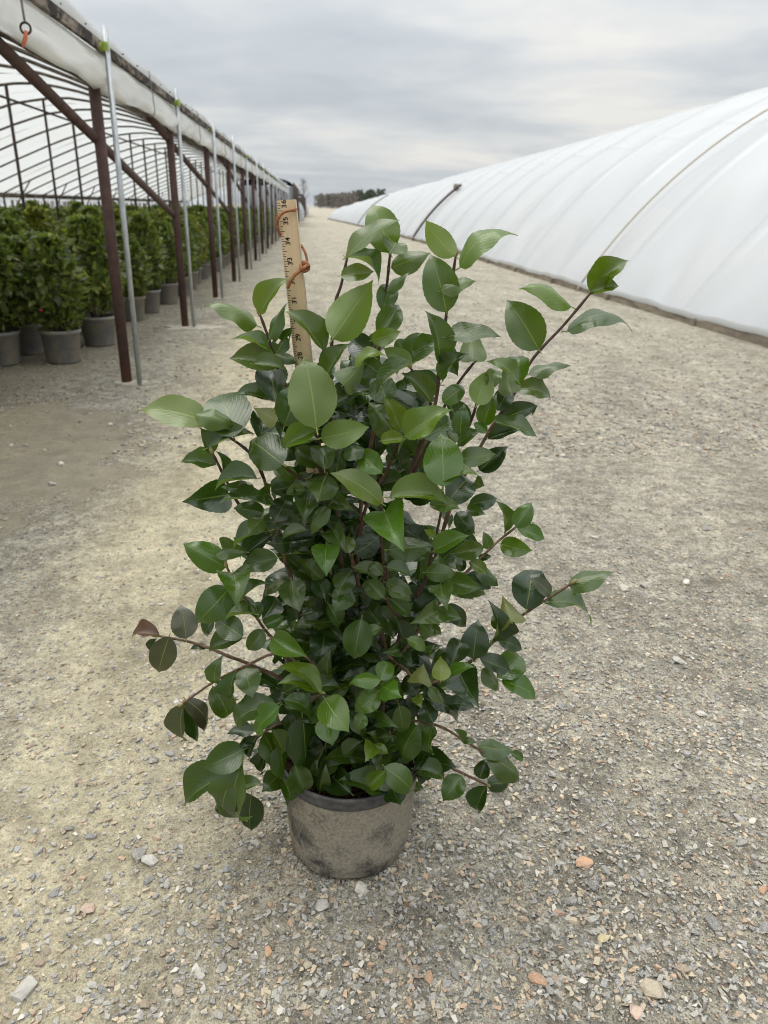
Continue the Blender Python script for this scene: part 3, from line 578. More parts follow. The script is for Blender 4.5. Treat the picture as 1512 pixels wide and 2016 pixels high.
for (x, y, lb) in front:
    s_ = shrub(x, y, len(cells) % 7, 0.97 if y < 6 else 1.0, lb, 'potted shrubs in rows under the open greenhouse'); cells.append((x, y))
    if y == 5.72:
        for p in ((-0.02, -0.17, 0.40),):
            MB().lathe([(0.0, 0.0), (0.010, 0.003), (0.012, 0.009), (0.007, 0.012), (0.0, 0.009)], 9, (x+p[0], y+p[1]-0.1, p[2])).build('flower', mat_simple('red_petals', (0.30, 0.02, 0.03), (0.5, 0.05, 0.06), 90, 0.6), s_)
MB().add(*(lambda P: ([Vector(p) for p in P], [(0, 1, 2), (0, 2, 3), (0, 3, 4)]))([(-2.26+0.1305*math.sin(a)-0.002, 5.62-0.131*math.cos(a), z) for a, z in ((0.1, 0.10), (0.05, 0.02), (0.42, 0.03), (0.45, 0.12), (0.3, 0.17))])) if False else None
rows = [-1.80-0.42*i for i in range(10)]
pool = []
for ri, rx in enumerate(rows):
    y = 3.4+0.2*(ri % 2)
    while y < 41:
        px, py = rx+random.uniform(-.05, .05), y+random.uniform(-.06, .06)
        if ri == 0 and y > 9.6: px += 0.02
        if not any((px-a)**2+(py-b)**2 < 0.15 for a, b in cells) and not (ri <= 1 and py < 5.45 and px > -2.05):
            pool.append((math.hypot(px, py)*(1+0.10*ri), px, py, ri))
        y += 0.60+ (0.16 if ri == 0 else 0)
pool.sort(); 
ORD = 'first second third fourth fifth sixth seventh eighth ninth tenth eleventh twelfth thirteenth fourteenth fifteenth sixteenth seventeenth'.split()
for k_, (_, x, y, ri) in enumerate(pool[:290]):
    b_ = min(15, max(0, int((y-posts[1])//PSP)))
    lb = ('potted evergreen shrub in the edge row beside the gravel, level with the %s rusty post' % ORD[b_] if ri == 0 else 'potted evergreen shrub in the %s row from the gravel, level with the %s rusty post' % (ORD[ri], ORD[b_]))
    sc = random.uniform(0.84, 1.10); shrub(x, y, k_ % 7, sc, lb, 'potted shrubs in rows under the open greenhouse')
V, F, Cc, UV = leaf_quads(330, 0.95, 0.28, 77, size=0.085); V = np.array(V); Cc0 = Cc; Vs, Fs, Cs, Us = [], [], [], []
pts = pool[290:]
off = 0
for (_, x, y, _r) in pts:
    a = random.uniform(0, 6.28); ca, sa = math.cos(a), math.sin(a); s = random.uniform(.95, 1.07)
    Q = np.stack([V[:, 0]*ca-V[:, 1]*sa+x, V[:, 0]*sa+V[:, 1]*ca+y, V[:, 2]*s], 1); Vs.append(Q); Fs += [tuple(i+off for i in f) for f in F]; Cs += Cc0; Us += UV; off += len(V)
if Vs:
    me = tinted_mesh('shrub_rows', np.concatenate(Vs), Fs, Cs, Us, LEAFV)
    link('shrub_rows', me, None, kind='stuff', label='dense far rows of potted evergreen shrubs merging into one mass under the roof', category='shrubs')
    pr = MB()
    for (_, x, y, _r) in pts:
        if x > -2.4: pr.lathe([(0.112, 0.0), (0.138, 0.22), (0.148, 0.225), (0.148, 0.243)], 10, (x, y, 0))
    if pr.v: pr.build('pot_row', POTB, None, kind='stuff', label='far line of grey nursery pots along the greenhouse edge', category='pots')

# ------------------------------------------------------------------ the potted camellia
PX, PY = 0.057, 1.075; PZ = gz(PX, PY)-0.002
D0 = Vector((PX, PY, 0)).dot(FH)
hero = empty('potted_camellia', (PX, PY, PZ), 'bushy camellia with glossy serrated leaves in a dusty pot on the gravel', 'shrub')
def pot_mesh():
    P = []; prof = [(r_*1.19, z) for r_, z in [(0.0, 0.004), (0.080, 0.003), (0.0915, 0.005), (0.0955, 0.013), (0.0975, 0.045), (0.1005, 0.11), (0.1045, 0.165), (0.1058, 0.183)]]
    for r_, z in prof:
        row = []
        for j in range(65):
            a = 2*math.pi*j/64; d = 1+0.006*math.sin(3*a+1+z*9)+0.004*math.sin(5*a+z*20)
            if z < 0.03 and r_ > 0.08: d += 0.012*math.sin(9*a)*math.sin(4*a+1)
            row.append(Vector((PX+r_*d*math.cos(a), PY+r_*d*math.sin(a), PZ+z)))
        P.append(row)
    return MB().grid(P).build('pot', POT, hero)
pot_mesh()
MB().lathe([(r_*1.19, z) for r_, z in [(0.1050, 0.180), (0.1085, 0.182), (0.1095, 0.186), (0.1085, 0.190), (0.1078, 0.196), (0.1086, 0.199), (0.1086, 0.203), (0.1060, 0.206), (0.1030, 0.204), (0.1022, 0.17)]], 64, (PX, PY, PZ)).build('rim', RIM, hero)
sP = []
for i in range(10):
    sP.append([Vector((PX+0.1225*i/9*math.cos(a), PY+0.1225*i/9*math.sin(a), PZ+0.186+0.006*math.sin(i*2.1+a*3)+0.004*math.sin(a*7+i))) for a in np.linspace(0, 2*math.pi, 33)])
MB().grid(sP).build('soil', SOIL, hero)
mul_ = MB()
for i in range(260):
    a = random.uniform(0, 6.28); r_ = 0.112*math.sqrt(random.random()); c = Vector((PX+r_*math.cos(a), PY+r_*math.sin(a), PZ+0.192+random.uniform(-.002, .007)))
    mul_.box(c, (random.uniform(.006, .02), random.uniform(.004, .009), random.uniform(.002, .004)), Matrix.Rotation(random.uniform(0, 6.28), 3, 'Z') @ Matrix.Rotation(random.uniform(-.7, .7), 3, 'X'))
mul_.build('bark_mulch', SOIL, hero, False, kind='stuff')

# leaf shapes: unit length along +Y, half width 0.5 along X, upper face +Z
def leaf_shape(fold, camber, twist, wave, tipcurl, seed, bite=None, n=20, cols=6):
    r_ = random.Random(seed); V, F, UV = [], [], []
    ph = r_.uniform(0, 6.28); asym = r_.uniform(-.06, .06)
    for i in range(n+1):
        s = i/n; hw = 0.5*(s**0.60*(1-s)**0.95/0.3554 if 0 < s < 1 else 0)
        if s > 0.84: hw *= 0.5+0.5*(1-(s-0.84)/0.16)
        hw = max(hw, 0.018 if i < n else 0.004)
        tooth = 1+(0.015 if i % 2 else -0.015)
        for j in range(cols+1):
            u = -1+2*j/cols; edge = tooth if abs(u) == 1 else 1
            x = u*hw*edge+asym*math.sin(math.pi*s); z = camber*4*s*(1-s)*0.7 + fold*abs(u)**1.3*hw + wave*math.sin(s*11+ph+(1.6 if u > 0 else 0))*u*u*hw + twist*(s-.5)*u*hw - tipcurl*max(0, s-.68)**2*3
            yy = s - 0.01*abs(u)
            V.append(Vector((x, yy, z))); UV.append((0.5+0.5*u, s))
    f_uv = []
    for i in range(n):
        for j in range(cols):
            if bite and any((i-b_[0])**2/b_[2]**2+((j-b_[1])**2)/b_[3]**2 < 1 for b_ in bite): continue
            q = (i*(cols+1)+j, i*(cols+1)+j+1, (i+1)*(cols+1)+j+1, (i+1)*(cols+1)+j); F.append(q); f_uv += [UV[k_] for k_ in q]
    # petiole
    o = len(V)
    for s, r0 in ((-0.10, 0.020), (0.03, 0.014)):
        for j in range(5):
            a = 2*math.pi*j/5; V.append(Vector((r0*math.cos(a), s, r0*math.sin(a)*0.6-0.006))); UV.append((.5, 0))
    for j in range(5): q = (o+j, o+(j+1) % 5, o+5+(j+1) % 5, o+5+j); F.append(q); f_uv += [(.5, 0)]*4
    return V, F, f_uv
SH = []
specs = [(0.10, .10, .1, .05, .15), (0.35, .14, .0, .06, .3), (-0.18, .16, .2, .08, .2), (0.55, .10, -.2, .05, .45), (0.2, .24, .15, .1, .5), (-0.3, .2, -.25, .1, .35), (0.05, .06, .3, .12, .1), (0.42, .2, .3, .08, .6), (0.25, .05, -.35, .1, .2), (-0.1, .28, .1, .06, .5), (0.3, .12, .1, .14, .3), (0.15, .18, -.1, .05, .25)]
_r = random.Random(5); specs += [(_r.uniform(-.3, .6), _r.uniform(.05, .32), _r.uniform(-.5, .5), _r.uniform(.04, .16), _r.uniform(.1, .7)) for _ in range(10)]
for i, sp_ in enumerate(specs):
    SH.append(leaf_shape(*sp_, seed=i, bite=[(12, 5.6, 2.6, 1.4)] if i == 10 else ([(7, 1, 1.1, .9), (13, 4, .9, .7)] if i == 6 else ([(9, -.2, 2.2, 1.3)] if i == 15 else None))))
def leaf_mesh(sh):
    V, F, uv = sh; me = bpy.data.meshes.new('leaf'); me.from_pydata([tuple(v) for v in V], [], F); me.materials.append(LEAF)
    l_ = me.uv_layers.new(name='leafmap'); l_.data.foreach_set('uv', np.array(uv, dtype=np.float32).ravel()); me.polygons.foreach_set('use_smooth', [True]*len(me.polygons)); me.update(); return me
LM = [leaf_mesh(s_) for s_ in SH]
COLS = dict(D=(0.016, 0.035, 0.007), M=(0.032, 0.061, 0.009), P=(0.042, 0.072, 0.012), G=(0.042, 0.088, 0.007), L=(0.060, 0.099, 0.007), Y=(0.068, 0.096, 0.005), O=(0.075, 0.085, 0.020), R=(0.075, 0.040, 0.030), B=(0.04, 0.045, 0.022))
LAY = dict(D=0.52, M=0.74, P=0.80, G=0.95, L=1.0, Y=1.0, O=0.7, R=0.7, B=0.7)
def bulge(x, y):                           # how far the crown stands out towards the viewer at a pixel, metres
    hw = float(np.interp(y, [380, 600, 800, 1000, 1300, 1500, 1650], [240, 330, 330, 300, 310, 300, 240])); xc = float(np.interp(y, [380, 700, 1000, 1500], [800, 740, 690, 695]))
    full = float(np.interp(y, [380, 560, 800, 1100, 1450, 1580, 1660], [0.05, 0.07, 0.13, 0.16, 0.15, 0.135, 0.12]))
    return full*math.sqrt(max(0.04, 1-((x-xc)/hw)**2))
RATIO = 0.58
def leaf_matrix(bx_, by_, tx, ty, wpx, col, dd=0.0, under=False, rnd=random):
    mxp, myp = (bx_+tx)/2, (by_+ty)/2
    d = bulge(mxp, myp)*LAY[col]+rnd.uniform(-.008, .008)+dd
    B_ = at_dist(bx_, by_, D0-d); T_ = at_dist(tx, ty, D0-d)
    sc = (B_-CAM).dot(FWD)/FPX; app = (T_-B_).length; wapp = wpx*sc*(1.17 if wpx < 0.5*math.hypot(tx-bx_, ty-by_) else 1.05)
    Lr = app; Wr = app*RATIO
    if wapp > Wr:                            # seen end-on: the leaf is longer than it looks
        Lr = min(wapp/RATIO, app*1.9); k_ = math.sqrt(max(0, Lr*Lr-app*app)); sgn = 1 if ty > by_-4 else -1
        half = FH*(-sgn*k_*0.5); B_ = B_-half; T_ = T_+half
        # keep both ends on their pixels
        def repx(P, x, y): return at_dist(x, y, (P-CAM).dot(FH))
        B_, T_ = repx(B_, bx_, by_), repx(T_, tx, ty); Wr = wapp; roll = 0.0
    else: roll = math.acos(max(0.12, min(1, wapp/Wr)))
    Lr = (T_-B_).length; yv = (T_-B_).normalized(); view = (CAM-(B_+T_)/2).normalized()
    nz = (view-yv*view.dot(yv)).normalized(); best = None
    for s_ in (1, -1):
        n_ = Matrix.Rotation(s_*roll, 3, yv) @ nz
        if best is None or n_.z > best.z: best = n_
    if under: best = -best
    xv = yv.cross(best).normalized(); zv = xv.cross(yv)
    M_ = Matrix((xv*Wr, yv*Lr, zv*Lr)).transposed().to_4x4(); M_.translation = B_
    return M_
# base px, tip px, apparent width px, tone[, extra depth m, u = underside]  (read off the photograph, depth from the crown's volume)
LV = """505,640,403,594,25,L 512,617,568,543,33,L 530,667,562,593,20,P 544,697,575,642,26,M,0,6 637,692,567,606,38,P,.03 532,701,458,660,17,P 544,700,588,713,20,M 545,722,450,704,44,P,-.01 500,717,566,728,24,P,.02
542,790,530,724,60,D 537,790,460,771,27,M 623,842,598,699,90,Y,.03,0 560,838,588,752,60,M,-.01 642,740,688,672,30,P,.02 676,757,714,716,54,M,0,u 685,503,786,428,26,L,.03 768,497,731,399,64,L,0,0 767,497,780,472,54,L,.03 683,507,751,555,22,P 672,543,737,533,30,L,.02
656,666,733,553,76,L,.03,u 771,527,848,495,36,P 762,574,805,533,17,P 753,612,767,556,40,M,-.02 745,660,787,596,46,P 732,670,790,652,30,L,.02 879,614,846,497,66,P,.03 896,503,836,433,42,L,.02,u 906,525,1013,449,36,L 868,572,938,550,26,L,.04
866,715,846,610,40,P 737,703,687,663,46,D,0 810,714,753,686,34,M,.01,u 805,700,827,653,17,M 780,670,820,708,26,P,-.02 812,716,735,766,27,P,.02 700,722,762,696,19,L,.03 760,792,737,733,52,M,-.02 652,799,729,762,36,D,.02,10 847,789,791,733,34,P
872,750,921,693,29,M 878,664,989,660,31,P,.02 933,709,930,645,53,M,0,u 1060,687,996,588,68,P 1124,603,1029,556,29,L 1164,578,1237,508,43,L 1163,573,1221,560,26,L,.02 1118,651,1247,635,28,P 1042,736,1126,716,20,P 1021,758,1017,697,42,G 1006,773,995,717,42,M,.01,u
1019,751,963,706,27,L,.03 1018,764,1090,784,32,P 939,796,967,727,47,L,0,u 961,764,981,725,31,L,-.01 979,808,1003,763,37,D 953,836,977,775,32,G 987,824,1061,798,38,D,0,10 968,829,1061,857,26,P,.02 961,864,1022,846,27,D 959,850,931,832,20,G 903,876,947,846,27,P 906,856,914,795,35,M
899,870,874,848,22,P 872,792,917,759,35,P 905,905,978,893,34,P,.01 944,925,1000,878,40,D 407,831,274,804,54,Y,0,0 385,816,466,838,36,L,.02 460,860,431,771,90,M,-.02,0 408,882,496,846,34,M,.02 419,891,395,841,25,M 425,915,354,905,31,P 439,932,429,887,15,M
505,942,417,960,27,P,.02 450,974,365,987,64,D,-.01 494,976,435,957,26,P,.01 524,994,425,990,23,P,.02 495,972,462,950,30,D 532,974,496,978,42,M 518,1010,457,1000,36,M 517,1021,490,1052,36,P,.02 556,914,486,866,72,M,.02 512,868,518,827,48,D 545,828,501,804,38,O,.02,u 540,822,503,827,18,D
622,848,553,880,36,L,.03 633,863,728,840,48,L,.02,0 624,865,547,903,26,M,.02 631,917,579,879,38,M 639,925,637,871,46,M 643,935,627,985,64,P,.02 750,990,651,928,44,L,.02 607,962,599,1024,54,M,.01 649,978,694,1003,38,P 649,994,605,1052,26,P 674,1034,633,1022,25,D 655,1043,677,1079,45,M
688,1089,679,1053,30,P,.01 643,1073,643,1131,54,G 699,1089,749,1052,45,D 574,1143,590,1203,53,M,.01 597,1034,537,1036,28,D 603,1044,552,1059,19,P 541,1026,567,978,44,D 535,965,578,955,28,D 602,965,560,972,20,P 768,979,885,984,44,L,.02 758,1008,790,1075,82,G,.03 872,957,868,850,74,G,.02,0
866,946,946,931,24,L,.04 880,990,928,938,56,D,.01 846,992,908,998,32,G,.02 899,1009,935,1051,36,D 920,1000,954,1012,24,P 924,993,981,981,29,D 935,948,953,956,28,M 855,1084,922,1051,38,G 893,1090,956,1076,36,P,-.01 766,1082,857,1072,40,M 857,1056,835,1042,15,L 962,1080,952,1046,21,M
993,1048,983,985,20,M 1016,1036,1048,986,37,G 1018,1039,1075,1061,27,G 986,1070,1048,1084,39,G 942,1100,968,1094,13,D 923,1107,961,1129,21,L 934,1119,985,1153,26,M 919,1133,971,1159,32,D 874,1143,947,1157,43,P,.01 868,1150,878,1191,48,P,.03 838,1127,901,1129,35,P 897,1120,895,1092,27,M
905,1125,912,1095,20,D 868,1197,921,1234,35,D 850,1219,911,1216,28,P 848,1229,869,1250,19,P 826,1228,858,1252,31,P 1036,1199,1048,1114,66,D,-.02 1084,1171,1043,1137,28,B,.02 1007,1224,992,1180,54,O,.02,u 982,1240,977,1201,27,M 966,1262,968,1184,33,D,.01 931,1296,941,1219,53,D 981,1260,1030,1279,29,D
945,1296,1008,1321,36,D,.02 889,1306,909,1256,42,D 979,1334,1029,1286,52,G,-.03 988,1341,1059,1376,35,G 949,1318,985,1360,28,P 907,1328,939,1386,68,D,.03 877,1338,935,1310,20,G 879,1387,937,1391,27,D 828,1343,833,1310,46,O,.02,u 867,1339,867,1293,36,Y,.02,u 800,1330,825,1372,38,D 852,1423,834,1381,37,D
846,1379,907,1426,30,D 845,1355,878,1385,20,P 820,1370,829,1392,23,L 821,1429,793,1506,50,M 852,1433,846,1491,30,M,.01 830,1490,898,1510,52,D,-.03 909,1528,871,1578,44,M 958,1547,936,1601,37,D 960,1544,1009,1538,32,D 960,1488,1029,1538,41,P,.02 945,1532,959,1492,30,D 942,1470,1014,1478,33,P
1005,1482,1032,1497,17,P 911,1460,895,1434,14,P 911,1460,939,1461,12,P 443,1117,358,1069,48,G 485,1087,433,1080,43,M 532,1045,455,1080,23,P,.01 530,1056,477,1097,37,D 571,1068,529,1070,35,D 546,1099,470,1122,39,M 459,1128,465,1186,66,G,.03 451,1159,384,1229,64,M,.01 366,1257,355,1189,49,B,0,0
314,1251,255,1256,24,R 333,1254,312,1327,51,B 308,1258,300,1290,11,D 408,1275,372,1277,11,D 509,1217,499,1183,29,M 503,1210,438,1218,15,P,.03 477,1254,422,1218,47,M 477,1257,406,1279,34,M,.01 425,1215,404,1256,21,D 519,1240,486,1282,35,M,.01 523,1230,560,1212,25,M 520,1215,545,1172,45,D
471,1185,527,1143,17,P 566,1147,517,1174,17,O 538,1257,602,1291,47,G,.01 485,1195,452,1195,27,D 425,1345,435,1292,32,M 419,1352,451,1417,46,M 464,1322,467,1381,25,M 485,1316,497,1374,51,M,.01 366,1379,408,1444,30,B 362,1387,367,1463,30,B 375,1380,394,1463,27,D,-.02 543,1387,455,1430,51,M,.02
550,1391,500,1449,37,G,.03,10 560,1377,621,1413,31,M 632,1363,547,1340,34,L,.04 632,1359,547,1309,30,L,.03 640,1376,687,1441,62,G,.04,0 641,1409,655,1468,48,G,.02 500,1440,445,1443,23,D 481,1475,398,1514,58,M,.02 453,1524,359,1588,58,M,.03 459,1527,448,1609,47,P,.05 477,1502,482,1623,56,M,.03 495,1566,493,1641,51,D,0
430,1582,438,1606,20,D 507,1449,490,1496,27,D 519,1445,543,1510,30,M 535,1437,561,1489,29,M,.01 495,1450,475,1470,25,D 596,1413,602,1517,46,D,.02 550,1470,560,1537,31,M 525,1480,514,1526,23,D 554,1522,519,1556,43,M 580,1504,604,1566,46,M 556,1532,568,1587,34,M,.01 639,1471,620,1550,46,D,.01
615,1557,575,1583,31,D 691,1562,644,1521,50,D,.02 758,1517,722,1552,32,L,.02 758,1510,815,1562,48,G,.02 772,1545,787,1582,46,D,.05 815,1500,818,1560,17,D 748,1339,686,1341,27,G,.03 749,1339,766,1299,36,G,.01 751,1347,786,1370,46,G,.04 746,1360,697,1403,42,G,.02 740,1400,706,1405,27,M 742,1415,778,1430,32,M
785,1395,775,1440,24,D 715,1405,700,1440,28,G 727,1452,770,1450,36,M 711,1460,676,1496,27,M 737,1468,721,1497,38,L 739,1466,765,1484,20,L 755,1480,745,1520,38,M 712,1218,697,1300,56,M,.01 640,1246,632,1311,53,D 647,1190,671,1236,30,M 650,1235,675,1260,31,D 691,1157,659,1205,46,M 689,1127,665,1171,45,M
697,1117,748,1151,23,P 756,1177,717,1143,35,M 752,1131,727,1105,24,M 745,1225,720,1190,42,D 749,1236,711,1248,22,P 761,1116,814,1137,20,P 760,1147,814,1169,26,P 765,1163,812,1183,24,P 767,1179,808,1214,30,M 866,1200,815,1224,46,P 780,1220,795,1278,30,D 802,1258,840,1282,24,G 784,1280,758,1284,27,M
786,1282,812,1312,36,D 810,1095,835,1100,19,M 640,1180,625,1140,36,D 595,1210,640,1205,20,D 751,931,706,893,46,G 750,868,801,862,26,L,.02 788,844,757,781,37,L 797,858,886,800,48,L,.02 835,861,896,822,48,M 779,904,848,828,30,D,.01 785,864,723,789,58,M,0 660,830,668,805,30,D 700,905,690,873,42,M
700,925,716,905,28,D 1120,1152,1209,1121,33,P 1073,1187,1173,1223,26,P"""
nleaf = 0; leaf_anchor = []
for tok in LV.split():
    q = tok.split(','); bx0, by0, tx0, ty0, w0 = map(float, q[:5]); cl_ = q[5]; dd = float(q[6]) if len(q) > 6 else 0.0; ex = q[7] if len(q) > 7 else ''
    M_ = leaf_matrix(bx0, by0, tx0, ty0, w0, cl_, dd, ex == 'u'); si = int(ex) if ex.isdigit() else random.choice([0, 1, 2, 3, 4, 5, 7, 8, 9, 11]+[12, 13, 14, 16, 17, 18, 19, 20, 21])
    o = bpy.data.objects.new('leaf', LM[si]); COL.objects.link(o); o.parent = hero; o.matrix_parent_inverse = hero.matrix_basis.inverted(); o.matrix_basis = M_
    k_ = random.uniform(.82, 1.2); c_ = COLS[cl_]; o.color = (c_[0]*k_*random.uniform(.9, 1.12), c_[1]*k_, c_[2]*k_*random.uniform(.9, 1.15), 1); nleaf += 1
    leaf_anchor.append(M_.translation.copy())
# the rest of the crown's inner and rear leaves, one mass
FV, FF, FC, FU = [], [], [], []; off = 0; rf = random.Random(21)
for i in range(770):
    y = rf.triangular(640, 1570, 1200); hw = float(np.interp(y, [640, 800, 1000, 1300, 1560], [120, 190, 190, 200, 160])); xc = float(np.interp(y, [640, 800, 1000, 1560], [790, 740, 690, 690])); x = rf.gauss(xc, hw*0.5)
    if i > 700: y = rf.uniform(1330, 1560); x = rf.gauss(700, 75)
    elif i > 620: y = 760+(i-620)*8.6; x = 598+(y-700)*0.105+rf.uniform(-14, 14)
    elif abs(x-xc) > hw or rf.random() < 0.28: continue
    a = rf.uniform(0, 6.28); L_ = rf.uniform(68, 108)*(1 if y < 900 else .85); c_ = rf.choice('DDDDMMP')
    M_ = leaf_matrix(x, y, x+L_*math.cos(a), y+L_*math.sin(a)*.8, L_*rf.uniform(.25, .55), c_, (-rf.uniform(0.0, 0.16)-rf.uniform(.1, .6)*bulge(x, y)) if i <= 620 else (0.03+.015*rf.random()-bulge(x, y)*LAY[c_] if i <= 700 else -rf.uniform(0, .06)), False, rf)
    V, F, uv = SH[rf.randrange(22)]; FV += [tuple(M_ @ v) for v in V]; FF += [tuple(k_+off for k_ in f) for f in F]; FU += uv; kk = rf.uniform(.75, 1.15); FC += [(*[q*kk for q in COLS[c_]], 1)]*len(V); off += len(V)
me = tinted_mesh('inner_leaves', FV, FF, FC, FU, LEAFV, True); link('inner_leaves', me, hero, kind='stuff')

# stems, read off the photograph: px polylines from tip to soil
ST = ["1164,575 1110,640 1050,705 1015,770 975,830 940,890 900,965 873,1042 856,1105 832,1151 800,1222 765,1320 738,1520", "897,505 889,560 880,610 872,680 866,715 858,790 832,870 800,950 770,1060 752,1250 725,1520", "768,500 762,560 755,610 748,670 742,740 735,850 712,980 700,1200 712,1520", "684,505 672,560 660,600 652,690 642,745 648,830 655,905 664,1000 690,1089 712,1170 740,1226 757,1300 735,1520", "512,620 525,655 540,700 550,735 585,800 620,900 655,1000 680,1200 700,1520", "624,850 632,890 640,925 655,975 668,1030 690,1090", "405,832 450,860 490,890 515,930 530,980 543,1026 560,1100 575,1145 592,1220 640,1320 695,1520", "752,990 752,1060 755,1110 757,1170 775,1205 790,1228 765,1330", "1126,1148 1085,1175 1030,1210 980,1255 930,1300 860,1345 790,1410 735,1520", "872,955 868,1010 850,1090 838,1140 820,1175", "1018,1036 985,1062 960,1085 920,1125 880,1170 835,1225 770,1320", "310,1252 366,1262 410,1275 450,1292 500,1312 580,1360 680,1520", "360,1385 395,1360 430,1337 490,1308 540,1287 600,1290 680,1380", "455,1525 480,1480 515,1445 560,1420 600,1404 660,1450 690,1530", "958,1545 910,1522 860,1500 820,1488 745,1520", "965,1490 910,1455 860,1428 800,1422 740,1470", "788,845 778,885 765,920 745,955 720,1000 702,1085", "935,712 905,750 880,790 855,850 815,930", "938,797 925,835 905,872 875,930", "551,909 580,935 615,955 655,985", "419,893 430,915 440,935 475,1000 545,1075", "447,1117 460,1145 490,1190 505,1215 530,1250 600,1320", "748,1340 755,1385 750,1420 727,1455 705,1525", "758,1515 740,1470 715,1450", "632,1365 605,1395 640,1440", "745,672 725,700 700,725 680,755 655,800 655,870", "809,725 830,760 848,790 835,850 800,950", "867,1339 828,1345 790,1310 762,1290"]
tips = []
for s_ in ST:
    P0 = [tuple(map(float, q.split(','))) for q in s_.split()]; n = len(P0); low = P0[-1][1] > 1500
    pts_ = []
    for i, (x, y) in enumerate(P0):
        f = i/(n-1); d = bulge(x, y)*0.72*(1-f*(1.0 if low else 0.45))
        if low and i == n-1: pts_.append(Vector((PX+(x-715)*0.0011, PY+random.uniform(-.02, .02), PZ+0.185)))
        else: pts_.append(at_dist(x, y, D0-d))
    # smooth (Catmull-Rom)
    Q = []
    for i in range(n-1):
        a, b, c, d_ = pts_[max(i-1, 0)], pts_[i], pts_[i+1], pts_[min(i+2, n-1)]
        for t in (0, .25, .5, .75): Q.append(0.5*((2*b)+(c-a)*t+(2*a-5*b+4*c-d_)*t*t+(3*b-a-3*c+d_)*t**3))
    Q.append(pts_[-1]); L_ = len(Q); base_r = 0.0036 if low else 0.0026
    rs = [(0.0017+(base_r-0.0017)*(i/L_)**0.8)*(1.22 if i % 5 == 2 else 1) for i in range(L_)]
    young = P0[0][1] < 1000
    MB().tube(Q, rs, 7).build('stem', TWIG if (young and not low) else BARK, hero) if not young or not low else (MB().tube(Q[:L_//3+1], rs[:L_//3+1], 7).build('stem', TWIG, hero), MB().tube(Q[L_//3:], rs[L_//3:], 7).build('stem', BARK, hero))
    tips.append((Q[0], (Q[0]-Q[1]).normalized()))
for p, d in tips:                                # winter buds at the shoot tips
    q = d.to_track_quat('Z', 'Y').to_matrix(); b = MB()
    prof = [(0.0, -0.002), (0.0022, 0.0), (0.0032, 0.004), (0.0026, 0.008), (0.0, 0.012)]
    b.v = [tuple(p+q @ Vector((r_*math.cos(a), r_*math.sin(a), z))) for r_, z in prof for a in np.linspace(0, 5.236, 6)]
    b.f = [(i*6+j, i*6+(j+1) % 6, (i+1)*6+(j+1) % 6, (i+1)*6+j) for i in range(4) for j in range(6)]; b.build('bud', BUD, hero)

# ------------------------------------------------------------------ yardstick standing in the pot
top = Vector((-0.033, 1.059, 1.127)); bot = Vector((0.047, 1.051, 0.215)); bot = bot+(bot-top).normalized()*0.01
yd = empty('yardstick', bot, 'varnished wooden yardstick with black numerals upright among the leaves', 'ruler')
zv = (top-bot).normalized(); yv = (FH-zv*FH.dot(zv)).normalized(); yv = Matrix.Rotation(R(-14), 3, zv) @ yv; xv = yv.cross(zv).normalized()
SM = Matrix((xv, yv, zv)).transposed()
SW, STK, INCH = 0.0262, 0.0062, 0.0254
def sp_(x, y, z): return top+xv*x+yv*y+zv*z          # z measured from the top end (negative down), front face at y=-STK/2
LEN = (top-bot).length
b = MB(); b.box((0, 0, 0), (SW, STK, LEN)); body = b.mesh('ruler_body', WOOD, False)
bm = bmesh.new(); bm.from_mesh(body); bmesh.ops.bevel(bm, geom=bm.edges[:], offset=0.0011, segments=2, affect='EDGES'); bm.to_mesh(body); bm.free()
ob = link('ruler_body', body, yd); MM = SM.to_4x4(); MM.translation = (top+bot)/2; ob.matrix_basis = MM
tk = MB(); yf = -STK/2-0.00025
for i in range(1, 16*8):                              # down to 28 in, eighths
    L_ = {0: 0.0085, 4: 0.0062, 2: 0.0046, 6: 0.0046}.get(i % 8, 0.0032)
    if i > 72: break
    tk.box(sp_(-SW/2+0.0012+L_/2, yf, -i*INCH/8), (L_, 0.0003, 0.0007), SM)
for i in range(6, 150):
    L_ = 0.0018 if i % 2 else 0.0034
    tk.box(sp_(SW/2+0.00025, STK/2-0.0008-L_/2, -0.09-i*0.00127), (0.0003, L_, 0.00045), SM)
tk.build('tick_marks', INK, yd, False)
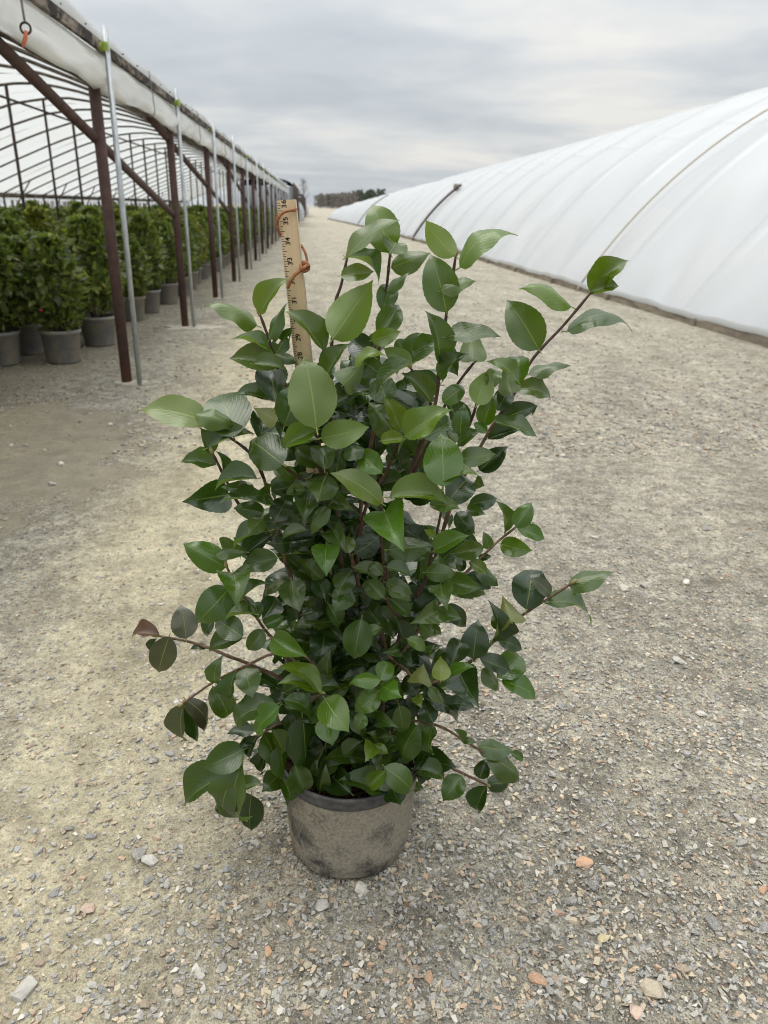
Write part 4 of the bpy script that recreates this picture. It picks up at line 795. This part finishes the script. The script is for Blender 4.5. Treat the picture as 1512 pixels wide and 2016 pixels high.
for k_ in range(36, 27, -1):
    cu = bpy.data.curves.new('number', 'FONT'); cu.body = str(k_); cu.size = 0.0098; cu.offset = 0.00015; cu.align_x = 'CENTER'; cu.align_y = 'CENTER'; cu.space_character = 1.12
    to = bpy.data.objects.new('tmp', cu); COL.objects.link(to); dg = bpy.context.evaluated_depsgraph_get(); me = bpy.data.meshes.new_from_object(to.evaluated_get(dg)); bpy.data.objects.remove(to)
    me.materials.clear(); me.materials.append(INK); me.name = 'number'
    off_ = 0.0046 if k_ == 36 else 0
    # text x runs up the stick, text y runs to the left, face to the viewer
    TM = Matrix((zv, -xv, -yv)).transposed().to_4x4(); TM.translation = sp_(-SW/2+0.0105, yf-0.0002, -(36-k_)*INCH-off_)
    no = link('number', me, yd); no.matrix_basis = TM

# leather thong tied through the stick
DC = D0-0.0
def cp_(x, y, dd=0.0): return at_dist(x, y, (top.dot(FH))-dd)
cord = empty('leather_cord', cp_(598, 525, .01), 'knotted brown leather cord looped round the top of the yardstick', 'cord')
def flat_tube(name, px, r_):
    pts_ = [cp_(*q) for q in px]; Q = []
    n = len(pts_)
    for i in range(n-1):
        a, b_, c, d_ = pts_[max(i-1, 0)], pts_[i], pts_[i+1], pts_[min(i+2, n-1)]
        for t in (0, .25, .5, .75): Q.append(0.5*((2*b_)+(c-a)*t+(2*a-5*b_+4*c-d_)*t*t+(3*b_-a-3*c+d_)*t**3))
    Q.append(pts_[-1]); MB().tube(Q, r_, 7).build(name, CORD, cord)
flat_tube('loop', [(583, 409, -.004), (581, 413, .008), (568, 415, .010), (557, 419, .010), (548, 430, .009), (546, 445, .006), (550, 458, .002), (556, 468, -.006)], 0.0019)
flat_tube('loop', [(554, 412, -.006), (549, 418, -.004), (545, 434, -.003), (546, 448, -.004), (553, 463, -.007)], 0.0018)
flat_tube('loop', [(584, 474, -.008), (592, 482, -.004), (600, 495, .0), (604, 510, .003), (604, 520, .006), (600, 527, .008)], 0.0018)
flat_tube('loop', [(589, 506, -.006), (594, 515, .002), (599, 522, .006)], 0.0018)
flat_tube('tail', [(602, 524, .010), (592, 532, .012), (580, 542, .014), (571, 555, .016), (567, 568, .017)], [0.0024]*17)
k0 = cp_(600, 525, .008)
MB().tube([k0+RT*(0.0052*math.cos(a))+UP*(0.0058*math.sin(a))+FH*(-0.003*math.sin(2*a)) for a in np.linspace(0, 6.28, 18)], 0.0026, 7).tube([k0+RT*(0.0045*math.cos(a))+FH*(0.0045*math.sin(a))+UP*(0.004*math.cos(a)-.001) for a in np.linspace(0, 6.28, 18)], 0.0024, 7).build('knot', CORD, cord)
